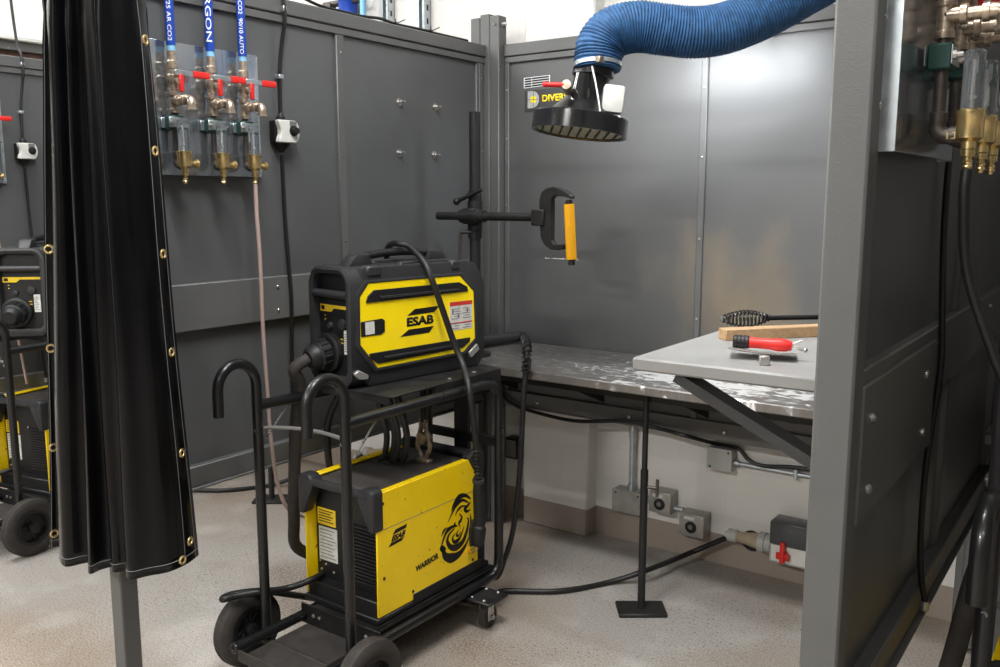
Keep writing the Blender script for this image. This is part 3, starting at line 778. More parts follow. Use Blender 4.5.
for (c0, c1, lab) in (((649, 490), (673, 516), 'grey outlet box with round black socket just right of the jack stand'), ((679, 512), (706, 540), 'grey outlet box with round black socket, lowest of the row, right of the other outlet')):
    a, c = atY(c0[0], c0[1], yw - .075), atY(c1[0] - 3, c1[1], yw - .075)
    t = jbox('outlet_box', lab, a.x, c.x, c.z, a.z, .075, group='round socket outlets on the block wall')
    m = MB(); xm_, zm_ = (a.x + c.x) / 2, (a.z + c.z) / 2
    m.lathe((xm_, yw - .075, zm_ - .006), (0, -1, 0), [(0, .024), (.003, .024), (.004, .020), (.001, .018), (.001, .0)], 20); sk = m.build('socket', 'plastic_dark', t)
    m = MB(); m.lathe((xm_, yw - .076, zm_ - .004), (0, -1, 0), [(0, .010), (.006, .010)], 12); m.build('socket_core', 'grey_ink', sk)
    m = MB(); m.box((xm_ - .03, yw - .0765, a.z - .022), (xm_ + .012, yw - .075, a.z - .010)); m.build('label', 'paper', t)
    m = MB(); bolts(m, [(a.x + .008, yw - .075, a.z - .008), (c.x - .008, yw - .075, a.z - .008), (a.x + .008, yw - .075, c.z + .008), (c.x - .008, yw - .075, c.z + .008)], (0, -1, 0), .003, .003); m.build('screws', 'steel', t)
    bx.append((a, c))
m = MB(); zq = bx[0][1].z + .04
m.cyl((bx[0][1].x, yw - .03, zq + .03), (bx[1][0].x, yw - .03, zq + .03), .013)
tag(m.build('conduit_nipple', 'galv', None, base=(bx[0][1].x, yw - .03, zq)), 'short steel nipple joining the junction box to the first outlet', 'conduit')
m = MB(); za = bx[1][1].z + .02
m.tube([(bx[1][1].x, yw - .03, za), ((bx[1][1].x + bx[2][0].x) / 2, yw - .03, za), (bx[2][0].x, yw - .03, za)], .012, 10)
tag(m.build('conduit_nipple', 'galv', None, base=(bx[1][1].x, yw - .03, za)), 'short steel nipple joining the two round socket outlets', 'conduit')
# upper blank box
a, c = atY(708, 447, yw - .055), atY(731, 472, yw - .055)
t = jbox('junction_box', 'blank grey junction box high on the block wall below the table, right side', a.x, c.x, c.z, a.z, .055)
m = MB(); m.box((a.x - .002, yw - .059, c.z - .002), (c.x + .002, yw - .055, a.z + .002), .001); lid = m.build('lid', 'lightgrey', t)
m = MB(); bolts(m, [(c.x - .012, yw - .059, a.z - .01), (a.x + .012, yw - .059, c.z + .01)], (0, -1, 0), .004, .004); m.build('lid_screws', 'black_metal', lid)
m = MB(); zc_ = c.z + .028; m.cyl((c.x, yw - .022, zc_), (-.36, yw - .022, zc_), .009); m.lathe((c.x, yw - .022, zc_), (1, 0, 0), [(0, .014), (.02, .014)], 12)
m.box((-.98, yw - .034, zc_ - .02), (-.965, yw, zc_ + .02), .002)
tag(m.build('conduit', 'galv', None, base=(c.x, yw - .022, zc_)), 'horizontal steel conduit running right from the blank junction box', 'conduit')
jbz = a.z
m = MB()
pp = [atY(x, y, 3.095) for x, y in ((488, 384), (500, 395), (515, 405), (531, 411), (575, 421), (626, 421), (657, 428), (690, 437))] + [V((a.x + .02, yw - .02, a.z + .008)), V((c.x + .01, yw - .02, a.z + .004))] + [atY(x, y, yw - .035) for x, y in ((749, 460), (765, 466), (812, 470))] + [V((-.5, yw - .03, .43))]
m.tube(pp, .008, 8, 6); tag(m.build('wall_cable', 'cable', None, base=pp[0]), 'black cable sagging along the block wall under the table, over the blank box', 'cable')
# plug-in disconnect
a, c = atY(769, 542, yw - .11), atY(812, 572, yw - .11)
dz0, dz1 = c.z, a.z + .035
xd0 = a.x; xd1 = xd0 + .15
t = thing('disconnect_switch', 'grey plug disconnect box with red rotary handle at the foot of the block wall', 'switch', ((xd0 + xd1) / 2, yw, dz0))
MB().box((xd0, yw - .11, dz0), (xd1, yw, dz1), .008, 2).build('body', 'lightgrey', t)
MB().box((xd0 + .004, yw - .125, dz1 - .035), (xd1 - .004, yw - .03, dz1 + .055), .008, 2).build('cover', 'smoke', t)
m = MB(); m.box((xd0 + .01, yw - .1115, dz0 + .01), (xd1 - .01, yw - .11, dz1 - .04)); m.build('faceplate', 'white_plastic', t)
xh = atY(783, 563, yw - .115).x; zh = (dz0 + dz1) / 2 - .012
m = MB(); m.lathe((xh, yw - .111, zh), (0, -1, 0), [(0, .017), (.012, .016), (.013, 0)], 18); m.box((xh - .009, yw - .138, zh - .03), (xh + .009, yw - .118, zh + .05), .004, 2); m.box((xh - .024, yw - .132, zh - .018), (xh + .024, yw - .12, zh + .008), .003, 2); m.build('rotary_handle', 'red', t)
m = MB(); hx = atY(752, 542, yw); m.cyl((hx.x, yw - .002, hx.z + .005), (hx.x, yw + .0, hx.z + .005), .042); hole = m
tag(hole.build('wall_opening', 'plastic_dark', None, base=(hx.x, yw, hx.z)), 'dark round pipe sleeve in the block wall behind the plug', 'opening')

qa, qb = atY(505, 437, 3.19), atY(517, 460, 3.19)
t = jbox('outlet_box', 'small dark box on the wall left of the block pilaster, beyond the cart', qa.x, qb.x, qb.z, qa.z, .06, 'black_metal')
m = MB(); m.box((qa.x + .008, yw - .064, qb.z + .01), (qb.x - .008, yw - .06, qa.z - .01), .001); m.build('faceplate', 'boxgrey', t)

# ================================================================== POWER CABLE
WX1 = -1.78   # right side of the yellow power source
WX0 = -2.10
WY0, WY1 = 1.828, 2.328
WZ0 = .185
pc = thing('power_cable', 'long black power cable from the yellow welder to the grey plug on the wall', 'cable', (-1.5, 2.4, 0), 0, 'welder power cables')
py_ = (dz0 + dz1) / 2
def fl(px, py, z=.012): return atZ(px, py, z)
pp = [atY(322, 574, WY0 + .04), atY(311, 580, WY0 - .03), atY(288, 588, 1.74), atY(260, 592, 1.65), atY(238, 595.5, 1.595), V((-2.155, 1.552, .253)), V((-2.172, 1.572, .25)), V((-2.165, 1.61, .248)), V((-2.14, 1.68, .236)), V((-2.13, 1.78, .19)), V((-2.12, 1.9, .13)), V((-2.11, 2.05, .05)), V((-2.02, 2.25, .014)), V((-1.83, 2.45, .012))] + [fl(505, 591), fl(560, 591), fl(610, 582)]
m = MB(); m.tube(pp + [atY(650, 569, 2.92), atY(690, 553, yw - .1), V((xd0 - .17, yw - .075, py_ - .01))], .0105, 10, 6); m.build('cord', 'cable', pc)
xq = xd0
m = MB(); m.lathe((xq, yw - .075, py_), (-1, 0, 0), [(0, .034), (.022, .034), (.023, .039), (.048, .039), (.05, .03)], 20); m.build('locking_ring', 'lightgrey', pc)
m = MB(); m.lathe((xq - .048, yw - .075, py_), (-1, 0, 0), [(0, .03), (.02, .029), (.06, .022), (.088, .022)], 20); m.build('plug_body', 'tan', pc)
m = MB(); m.lathe((xq - .134, yw - .075, py_ - .0), (-1, 0, 0), [(0, .025), (.036, .024), (.04, .014), (.05, .012)], 14); m.build('strain_relief', 'lightgrey', pc)
copy_tree(pc, (-PITCHX + .03, 0, 0), 'black power cable lying on the floor of the left booth')

# ================================================================== POSITIONER AND CLAMP
ypz = 2.72
pb = atY(475, 216, ypz); pxm = pb.x
po = thing('welding_positioner', 'dark upright pole with sliding arm and black positioning head on the table, behind the feeder', 'positioner', (pxm, ypz, .84))
ztop = atY(475, 112, ypz).z
MB().cyl((pxm, ypz, .842), (pxm, ypz, ztop), .0215, n=24).build('pole', 'black_metal', po)
MB().lathe((pxm, ypz, .84), (0, 0, 1), [(0, .06), (.012, .06), (.014, .032), (.06, .030)], 20).build('base_flange', 'black_metal', po)
za = pb.z
MB().lathe((pxm, ypz, za - .085), (0, 0, 1), [(0, .027), (.03, .027), (.032, .029), (.14, .029), (.142, .026), (.178, .026)], 24).build('sleeve', 'black_metal', po)
yar = ypz - .045
xl = atY(438, 216, yar).x; xr = atY(541, 217, yar).x
MB().cyl((xl, yar, za), (xr, yar, za), .0155, n=20).build('arm', 'black_metal', po)
m = MB(); m.lathe((pxm - .03, yar, za), (1, 0, 0), [(0, .026), (.08, .026), (.082, .022), (.11, .022)], 18); m.box((pxm - .025, yar - .01, za - .03), (pxm + .035, ypz, za + .03), .006); m.build('arm_bracket', 'black_metal', po)
m = MB(); m.cyl((pxm - .05, ypz - .05, za + .055), (pxm + .055, ypz - .03, za + .10), .008); m.cyl((pxm, ypz - .04, za + .078), (pxm, ypz, za + .078), .01); m.sphere((pxm - .05, ypz - .05, za + .055), .014); m.build('clamp_lever', 'black_metal', po)
m = MB(); m.cyl((pxm - .045, ypz - .035, za - .065), (pxm - .05, ypz - .035, za - .19), .006); m.cyl((pxm - .045, ypz - .035, za - .06), (pxm, ypz - .02, za - .06), .008); m.build('clamp_lever', 'iron', po)
xh0 = atY(541, 216, yar).x
MB().box((xh0 - .03, yar - .024, za - .03), (xh0 + .025, yar + .024, za + .028), .004).build('head_block', 'black_metal', po)
# C-clamp: frame, screw, yellow sleeve
frc = Frame((0, yar, 0), (1, 0, 0), (0, 0, 1))
Q = lambda x, y: frc.px(x, y)
cc = thing('c_clamp', 'black C-clamp with an orange-yellow screw sleeve gripped on the positioner arm', 'clamp', atY(556, 216, yar))
out = [(573, 196), (573, 199), (566, 196.5), (556, 196), (553, 199), (553, 240), (556, 244), (566, 244), (566, 248), (562, 250), (552, 249.5), (546, 245), (542.5, 238), (541, 220), (541, 200), (543, 192), (548, 188), (555, 186.5), (564, 189), (570, 193)]
MB().prism([Q(*p) for p in out], frc, -.014, .014, .003, 1).build('frame', 'black_metal', cc)
s0 = V(frc.pt(*Q(569, 203.5))); s1 = V(frc.pt(*Q(571.5, 260)))
ax = (s1 - s0).normalized()
m = MB(); m.lathe(s0 - ax * .012, ax, [(0, .009), (.004, .013), (.012, .013), (.014, .009), ((s1 - s0).length + .014, .009), ((s1 - s0).length + .018, .012), ((s1 - s0).length + .03, .012)], 16); m.build('screw', 'black_metal', cc)
MB().lathe(s0 + ax * .002, ax, [(0, .0185), ((s1 - s0).length - .004, .0185)], 20).build('sleeve', 'clampyellow', cc)
m = MB(); tA = frc.pt(*Q(546, 258.5)); tB = frc.pt(*Q(577, 260)); m.cyl(tA, tB, .0028); m.sphere(tA, .005); m.sphere(tB, .005); m.build('tommy_bar', 'steel', cc)
m = MB(); m.box(frc.pt(*Q(549, 200), -.0145), frc.pt(*Q(552, 238), -.0175)); m.build('web_groove', 'plastic_dark', cc)

# ================================================================== FUME HOOD AND HOSE
dh = 2.72
hc_ = atD(580, 122, dh)
hax = (atD(600, 62, dh) - hc_)
hL = atD(532.5, 119, dh); hR = atD(627.5, 131, dh)
u_ = (hR - hL).normalized()
axd = (hax - u_ * hax.dot(u_)).normalized()          # axis of the hood, square to the rim
axd = (axd - FW * .10).normalized()
axd = (axd - u_ * axd.dot(u_)).normalized()
rim = (hR - hL).length / 2
hd = thing('fume_hood', 'black round fume extraction hood with red lever hanging over the welding table', 'fume hood', hc_)
c0 = (hL + hR) / 2
m = MB(); m.lathe(c0 - axd * .027, axd, [(.004, rim - .012), (0, rim - .004), (0, rim), (.05, rim), (.054, rim - .004), (.054, rim - .03)], 48, caps=False)
m.lathe(c0 - axd * .027, axd, [(.004, rim - .012), (.054, rim - .016), (.054, rim - .03)], 48, caps=False); m.build('rim', 'black_gloss', hd)
MB().lathe(c0 - axd * .021, axd, [(0, rim - .014), (.002, rim - .014)], 40).build('inlet_mesh', 'interior', hd)
# little row of LEDs bars seen in the inlet
m = MB(); s_ = u_.cross(axd)
for k in range(-4, 5): m.box((-.004, -.05, -.003), (.004, .05, 0), rot=None) if False else m.cyl(c0 + u_ * (k * .028) - s_ * .09 - axd * .024, c0 + u_ * (k * .028) + s_ * .09 - axd * .024, .003, n=6)
m.build('inlet_grille', 'black_metal', hd)
nk = atD(597, 62, dh) - c0
hN = nk.dot(axd)
off = nk - axd * hN
m = MB(); rr = []
for h_, r_, f_ in ((.026, rim * .76, .0), (.034, rim * .70, .05), (.088, rim * .40, .45), (.094, rim * .37, .55), (hN - .05, .056, .9), (hN - .045, .064, .92), (hN + .02, .062, 1)):
    o = c0 + axd * h_ + off * f_ * .8
    rr.append([o + (u_ * math.cos(t) + s_ * math.sin(t)) * r_ for t in [2 * PI * k / 36 for k in range(36)]])
m.rings(rr); m.build('cone', 'black_paint', hd)
def hp(a, bq, h): return c0 + u_ * a + s_ * bq + axd * h
m = MB(); g = hp(.085, .055, .058); mm_ = Matrix.Translation(g) @ Matrix((u_, s_, axd)).transposed().to_4x4()
m.box((-.032, -.02, -.02), (.032, .02, .062), .008, 2); m.build('switch_box', 'white_plastic', hd, mx=mm_)
m = MB(); g = hp(-.012, .04, .07); m.lathe(g, axd, [(-.01, .035), (.075, .024)], 12); m.build('grab_bracket', 'black_gloss', hd)
lv0 = atD(566, 85, dh - .12); lv1 = atD(545, 84.5, dh - .12)
m = MB(); m.tube([lv0, (lv0 + lv1) / 2, lv1], .0075, 10, 2); m.sphere(lv1, .0085); lv = m.build('damper_lever', 'red', hd)
m = MB(); m.cyl(lv0 + u_ * .012 + FW * .06, lv0 - FW * .008, .014, n=12); m.build('lever_hub', 'fitting', lv)
m = MB(); m.tube([atD(592, 66, dh - .075), atD(597, 90, dh - .10), atD(601, 118, dh - .12)], .0035, 8, 3); m.build('stay_rod', 'boxgrey', hd)

dk = 2.70
path = [atD(*p, dk) for p in ((597.5, 70), (598, 60), (601, 46), (612, 33), (636, 27), (665, 30), (693, 32.5), (720, 29.5), (748, 20), (775, 7), (805, -10), (835, -28))]
path += [path[-1] + V((.12, .06, .12)), path[-1] + V((.2, .08, .3)), path[-1] + V((.2, .08, .7)), path[-1] + V((.2, .08, 1.3))]
path = spline(path, 40)
seg = [0]
for i in range(1, len(path)): seg.append(seg[-1] + (path[i] - path[i - 1]).length)
NR = 1000; tot = seg[-1]; res = []; j = 0
for k in range(NR):
    s = tot * k / (NR - 1)
    while j < len(seg) - 2 and seg[j + 1] < s: j += 1
    f = (s - seg[j]) / max(1e-9, seg[j + 1] - seg[j]); res.append(path[j].lerp(path[j + 1], f))
m = MB(); m.tube(res, .07, 32, rfun=lambda t: (.068 + .0065 * min(1, t * 30)) + .0027 * (1, .35, -.9, .2)[int(round(t * (NR - 1))) % 4])
hs = thing('extraction_hose', 'ribbed blue flexible extraction hose arching over the booth to the fume hood', 'hose', res[0])
m.build('duct', 'bluehose', hs, angle=80)
m = MB(); t_ = (res[8] - res[0]).normalized(); m.lathe(res[3], t_, [(0, .074), (.012, .074)], 32); cl_ = m.build('hose_clip', 'galv', hs)
m = MB(); m.box(res[3] - FW * .08 - V((.012, .012, .008)), res[3] - FW * .068 + V((.012, .012, .012)), .002); m.build('clip_screw', 'fitting', cl_)

# booth lamp on the top rail, tucked behind the hose
lm = thing('booth_lamp', 'slim booth light under the top rail hidden behind the blue hose', 'lamp', (-1.26, 3.09, 1.98))
MB().box((-1.48, 2.845, 1.972), (-1.02, 2.89, 2.0), .004).build('housing', 'white_plastic', lm)
m = MB()
for x in (-1.42, -1.1): m.box((x - .012, 2.85, 1.998), (x + .012, 3.113, 2.008), .001)
m.build('bracket', 'galv', lm)
MB().box((-1.47, 2.848, 1.968), (-1.03, 2.887, 1.9725)).build('diffuser', 'lampwhite', lm)

# ================================================================== CURTAIN
zb_c = .47
cf = [(50, 548), (64, 547), (65, 568), (98, 561), (91, 575), (115, 566), (114, 573), (133, 571), (133, 580), (166, 573), (197, 555)]
bot = [atZ(x, y, zb_c) for x, y in cf]
tops_px = [41, 56, 53, 73, 67, 86, 82, 103, 99, 122, 144]
ztop_c = 2.12
def top_pt(i):
    b_ = bot[i]; px = tops_px[i]
    yy = 1.23 + (b_.y - 1.23) * .55 - .02
    p = atY(px, 0, yy)
    return V((p.x, p.y, p.z))
tp = [top_pt(i) for i in range(len(cf))]
tp = [bot[i] + (tp[i] - bot[i]) * ((ztop_c - zb_c) / (tp[i].z - zb_c)) for i in range(len(cf))]
NZ = 46
def cross(k):
    f = k / NZ
    base = [bot[i].lerp(tp[i], f) for i in range(len(bot))]
    pts = []
    for i in range(len(base) - 1):
        for s in range(7):
            u = s / 7
            p = base[i].lerp(base[i + 1], u)
            dd = (base[i + 1] - base[i]); n2 = V((dd.y, -dd.x, 0))
            if n2.length > 1e-6: n2.normalize()
            amp = .011 + .003 * math.sin(i * 2.1)
            pts.append(p + n2 * (amp * math.sin(PI * u)) * (1 if i % 2 else -1))
    pts.append(base[-1])
    out = []
    for i, p in enumerate(pts):
        wob = .002 * math.sin(f * 9 + i * .2)
        if f > .8: wob += .008 * (f - .8) / .2 * math.sin(f * 60 + i * .9)
        out.append(p + V((wob * .6, wob, 0)))
    for _ in range(2):
        sm = out[:]
        for i in range(1, len(out) - 1): sm[i] = out[i - 1] * .25 + out[i] * .5 + out[i + 1] * .25
        out = sm
    return out
rows = [cross(k) for k in range(NZ + 1)]
cu = thing('welding_curtain', 'black vinyl welding curtain with brass eyelets gathered at the left partition post', 'curtain', bot[5])
m = MB(); m.rings(rows, close=False, caps=False)
sheet = m.build('sheet', 'vinyl', cu, angle=60)
sol = sheet.modifiers.new('thickness', 'SOLIDIFY'); sol.thickness = .0025
def surf(i, f):
    k = f * NZ; k0 = min(int(k), NZ - 1); i0 = min(int(i), len(rows[0]) - 2)
    a_ = rows[k0][i0].lerp(rows[k0][i0 + 1], i - i0); b_ = rows[k0 + 1][i0].lerp(rows[k0 + 1][i0 + 1], i - i0)
    p = a_.lerp(b_, k - k0); t1 = (rows[k0][i0 + 1] - rows[k0][i0]); t2 = rows[k0 + 1][i0] - rows[k0][i0]
    n2 = t1.cross(t2).normalized()
    if n2.dot(CP - p) < 0: n2 = -n2
    return p, n2
NI = len(rows[0]) - 1
fz = lambda z: (z - zb_c) / (ztop_c - zb_c)
def pxy(p):
    q = p - CP; z = q.dot(FW); return CY - FPX * q.dot(UP) / z
def eyelet(i, py):
    lo, hi = 0., 1.
    for _ in range(30):
        mid = (lo + hi) / 2
        if pxy(surf(i, mid)[0]) > py: lo = mid
        else: hi = mid
    p, n2 = surf(i, lo); p = p + n2 * .003
    m = MB(); m.torus(p, n2, .0095, .0032, 20, 8); m.lathe(p - n2 * .001, n2, [(0, .0128), (.002, .0128), (.002, .007)], 18, caps=False); e = m.build('eyelet', 'brass', cu)
    m = MB(); m.lathe(p - n2 * .001, n2, [(0, .0085), (.0012, .0085)], 14); m.build('eyelet_hole', 'plastic_dark', e)
for z in (40, 151, 254, 352, 453, 541): eyelet(NI - 2.2, z)
eyelet(NI - 4.2, 560)
for z in (249, 348, 447, 533): eyelet(1.6, z)
m = MB()
def stitch(pts): m.tube(pts, .0011, 4)
for di in (1.0, 3.6): stitch([surf(NI - di, f / 40)[0] + surf(NI - di, f / 40)[1] * .0026 for f in range(41)])
stitch([surf(.5, f / 40)[0] + surf(.5, f / 40)[1] * .0026 for f in range(41)])
for z in (.492,): stitch([surf(i * NI / 140, fz(z))[0] + surf(i * NI / 140, fz(z))[1] * .0026 for i in range(141)])
m.build('stitching', 'thread', cu)
m = MB(); tc_ = sum((r for r in rows[-1]), V()) / len(rows[-1]); m.cyl((X0 - .25, 1.26, ztop_c + .012), (XR + .0, 1.26, ztop_c + .012), .014)
m.box((X0 - .03, 1.245, ztop_c - .06), (X0 - .012, 1.312, ztop_c + .02)); m.box((XR - .03, 1.245, ztop_c - .06), (XR - .012, 1.312, ztop_c + .02))
tag(m.build('curtain_rod', 'galv', None, base=(X0, 1.26, ztop_c)), 'steel curtain rod across the booth front above the black curtain', 'rod')
# ================================================================== CART
XC = -1.91
def wheel(m_par, xa, xb, y, r):
    xm_ = (xa + xb) / 2; wd = abs(xb - xa)
    m = MB(); m.lathe((xa, y, r), (1, 0, 0), [(.004, r * .62), (0, r * .70), (.002, r * .90), (.010, r * .985), (.018, r), (wd - .018, r), (wd - .010, r * .985), (wd - .002, r * .90), (wd, r * .70), (wd - .004, r * .62)], 40, caps=False)
    m.lathe((xa, y, r), (1, 0, 0), [(.004, r * .62), (wd - .004, r * .62)], 40, caps=False)
    for q in (.35, .5, .65): m.torus((xa + wd * q, y, r), (1, 0, 0), r, .0012, 40, 6)
    w = m.build('wheel', 'rubber', m_par)
    m = MB(); m.lathe((xa, y, r), (1, 0, 0), [(.003, r * .62), (.003, r * .52), (.012, r * .5), (wd - .012, r * .5), (wd - .003, r * .52), (wd - .003, r * .62)], 32, caps=False)
    m.lathe((xa - .006, y, r), (1, 0, 0), [(0, r * .12), (.002, r * .17), (wd + .01, r * .17), (wd + .012, r * .12)], 16)
    for k in range(6):
        a = 2 * PI * k / 6; d = V((0, math.cos(a), math.sin(a))); s = V((0, -math.sin(a), math.cos(a)))
        for sg in (-1, 1):
            p = V((xm_, y, r)) + d * (r * .13) + s * sg * r * .05; q = V((xm_, y, r)) + d * (r * .54) + s * sg * r * .13
            m.cyl(p, q, .007, n=6)
    m.lathe((xm_ - .004, y, r), (1, 0, 0), [(0, r * .52), (.008, r * .52)], 32)
    m.build('hub', 'plastic_dark', w)


cart = thing('welder_cart', 'black tubular welder cart with two hooked handles carrying the yellow welder in front', 'cart', (XC, 1.69, 0), 0, 'welder carts')
YU = 1.66
for s in (-1, 1):
    xr_ = XC + s * .160
    m = MB(); m.tube([(xr_, 1.52, .135), (xr_, 1.535, .135), (xr_, 2.32, .135), (xr_, 2.375, .140), (xr_, 2.405, .165), (xr_, 2.41, .21), (xr_, 2.41, .745), (xr_, 2.405, .795), (xr_, 2.37, .825), (xr_, 2.32, .832), (XC + s * .185, 1.69, .84), (XC + s * .185, 1.66, .84)], .0165, 14, 1)
    m.torus((xr_, 1.52, .135), (0, 1, 0), .0125, .0045, 16, 8)
    m.build('side_frame', 'black_paint', cart)
    xu = XC + s * .185
    pts = [V((xu, YU, .105)), V((xu, YU, .5)), V((xu, YU, .90))] + [V((xu, YU - .068 + .068 * math.cos(a), .905 + .072 * math.sin(a))) for a in [R(12 * k) for k in range(1, 15)]] + [V((xu, YU - .136, .895)), V((xu, YU - .136, .832))]
    m = MB(); m.tube(pts, .0155, 16); m.build('hook_handle', 'black_paint', cart)
    m = MB(); m.cyl((xu, 1.69, .735), (xu, 1.79, .835), .0035, n=8); m.build('tie_rod', 'steel', cart)
    wheel(cart, XC + s * .262 - .028, XC + s * .262 + .028, 1.65, .118)
MB().cyl((XC - .25, 1.65, .100), (XC + .25, 1.65, .100), .010).build('axle', 'iron', cart)
m = MB(); m.box((XC - .146, 1.525, .10), (XC + .146, 1.80, .108)); m.box((XC - .146, 1.520, .10), (XC + .146, 1.526, .135), .001); m.build('bottle_platform', 'rubber', cart)
m = MB(); m.box((XC - .172, 1.79, .108), (XC + .172, 1.796, .172), .001); m.box((XC - .15, 1.796, .156), (XC + .15, 2.40, .164))
for s in (-1, 1): m.box((XC + s * .143 - .003, 1.796, .12), (XC + s * .143 + .003, 2.40, .164))
m.build('tray', 'black_metal', cart)
for q in (-.115, -.088, .115):
    m = MB(); bolts(m, [(XC + q, 1.79, .142)], (0, -1, 0), .007, .005); m.build('tray_bolt', 'steel', cart)
# top carrier for the feeder
m = MB(); m.box((XC - .145, 1.88, .862), (XC + .145, 2.44, .868), .001)
for s in (-1, 1): m.box((XC + s * .145 - .002, 2.1, .80), (XC + s * .145 + .002, 2.44, .868)); 
m.box((XC - .145, 1.88, .845), (XC + .145, 1.884, .868)); m.box((XC - .145, 2.436, .80), (XC + .145, 2.44, .868))
m.build('feeder_shelf', 'black_metal', cart)
m = MB(); bolts(m, [(XC + .115, 2.2, .868), (XC + .115, 2.33, .868)], (0, 0, 1), .008, .004); m.build('shelf_screws', 'steel', cart)
m = MB(); m.box((XC - .15, 2.40, .60), (XC + .15, 2.42, .63)); m.box((XC - .03, 2.40, .15), (XC + .03, 2.418, .865)); m.build('rear_brace', 'black_metal', cart)
m = MB(); m.cyl((XC - .165, 2.22, .83), (XC + .165, 2.22, .83), .014); m.cyl((XC, 2.22, .83), (XC, 2.22, .866), .02); m.build('cross_tube', 'black_paint', cart)
m = MB(); m.tube([(XC - .185, 1.645, .765), (XC - .17, 1.685, .77), (XC - .06, 1.73, .772), (XC + .06, 1.73, .772), (XC + .16, 1.685, .78), (XC + .185, 1.645, .785)], .006, 8, 6); m.build('bottle_strap', 'greyhose', cart)
for s in (-1, 1):
    cxk = XC + s * .205; cyk = 2.27
    m = MB(); m.box((min(XC + s * .14, XC + s * .262), cyk - .055, .108), (max(XC + s * .14, XC + s * .262), cyk + .055, .118), .003); cs = m.build('caster', 'black_metal', cart)
    m = MB(); bolts(m, [(cxk - .025, cyk - .04, .118), (cxk + .025, cyk - .04, .118), (cxk - .025, cyk + .04, .118), (cxk + .025, cyk + .04, .118)], (0, 0, 1), .006, .005)
    m.lathe((cxk, cyk, .108), (0, 0, -1), [(0, .022), (.010, .022), (.012, .018), (.018, .018)], 18)
    for q in (-1, 1): m.box((cxk + q * .018 - .0015, cyk + .008 - .016, .03), (cxk + q * .018 + .0015, cyk + .008 + .016, .09), .001); m.lathe((cxk + q * .0195, cyk + .012, .04), (q, 0, 0), [(0, .009), (.007, .009)], 8)
    m.build('fork', 'steel', cs)
    m = MB(); m.lathe((cxk - .0145, cyk + .012, .040), (1, 0, 0), [(0, .026), (0, .034), (.005, .040), (.024, .040), (.029, .034), (.029, .026)], 28); m.build('caster_wheel', 'rubber', cs)

# ================================================================== POWER SOURCE (yellow, on the cart)
ws = thing('welding_power_source', 'big yellow and black welding power source low on the front cart', 'welder', ((WX0 + WX1) / 2, (WY0 + WY1) / 2, .165), 0, 'yellow welding power sources')
frR = Frame((WX1, 0, 0), (0, 1, 0), (0, 0, 1))      # right flank: a = y, b = z, normal +x
pR = lambda x, y: frR.px(x, y)
zt_n = pR(375, 495.5)[1]; zt_ = zt_n
MB().box((WX0 + .006, WY0 + .055, WZ0), (WX1 - .006, WY1 + .05, zt_ - .02), .004).build('body', 'plastic_dark', ws)
ZB = WZ0 + .002
sidepoly = [(WY0 + .004, ZB), (WY1 - .0, ZB + .0), (WY1 - .0, zt_ - .075), (WY1 - .05, zt_), (WY0 + .004, zt_)]
for s, xo in ((1, WX1), (-1, WX0)):
    m = MB()
    f = frR if s == 1 else Frame((WX0, 0, 0), (0, 1, 0), (0, 0, 1))
    if s == 1: m.prism(sidepoly, f, -.008, 0, .002)
    else: m.prism(sidepoly, f, 0, .008, .002)
    # rim folded over the top edge
    x_a, x_b = (xo - .026, xo - .002) if s == 1 else (xo + .002, xo + .026)
    m.box((x_a, WY0 + .03, zt_ - .008), (x_b, WY1 - .052, zt_ - .0005), .002)
    sp_ = m.build('side_panel', 'yellow', ws)
    for y_, z_ in ((WY0 + .03, zt_ - .035), (WY1 - .022, zt_ - .08), (WY0 + .03, ZB + .12), (WY1 - .03, ZB + .03), (WY0 + .16, ZB + .03)):
        MB().lathe((xo, y_, z_), (s, 0, 0), [(0, .005), (.002, .005)], 10).build('panel_screw', 'black_ink', sp_)
    m = MB(); zc_ = zt_ - .118; m.box((xo - .0004 if s == 1 else xo - .0006, WY0 + .03, zc_), (xo + .0006 if s == 1 else xo + .0004, WY1 - .005, zc_ + .002)); m.build('panel_seam', 'grey_ink', sp_)
MB().box((WX0 + .006, WY0 + .04, zt_ - .03), (WX1 - .006, WY1 - .02, zt_ - .012), .002).build('top_cover', 'dusty', ws)
# near end: bezel, grille, labels, handle
m = MB(); m.box((WX0 + .009, WY0 + .045, WZ0 + .0), (WX1 - .009, WY0 + .057, zt_ - .014), .002); m.build('end_panel', 'plastic_dark', ws)
m = MB(); z_ = WZ0 + .075
while z_ < zt_ - .14:
    m.box((XC - .02, WY0 + .036, z_), (WX1 - .016, WY0 + .047, z_ + .006), .001, rot=Matrix.Rotation(R(-20), 3, 'X')); z_ += .0118
m.build('grille', 'black_metal', ws)
m = MB(); m.box((WX0 + .0085, WY0 + .004, WZ0 - .018), (WX1 - .0085, WY0 + .06, WZ0 + .05), .003); m.box((WX0 - .003, WY0 - .004, WZ0 - .018), (WX1 + .003, WY0 + .03, WZ0 + .001), .003); m.box((WX0 - .002, WY0 + .02, WZ0 - .018), (WX1 + .002, WY1 + .06, WZ0 - .001), .003); m.box((WX1 - .012, WY0 + .16, WZ0 - .01), (WX1 + .0025, WY1 + .02, WZ0 + .022), .002)
m.build('skirt', 'plastic_dark', ws)
fe = Frame((0, WY0 + .004, 0), (1, 0, 0), (0, 0, 1))
m = MB(); m.box((WX0 + .018, WY0 + .0435, zt_ - .165), (WX0 + .10, WY0 + .046, zt_ - .11)); lb1 = m.build('yellow_label', 'yellow_label', ws)
m = MB()
for k in range(5): m.box((WX0 + .024, WY0 + .0428, zt_ - .155 + k * .009), (WX0 + .09 - (k % 2) * .012, WY0 + .044, zt_ - .152 + k * .009))
m.build('label_print', 'black_ink', lb1)
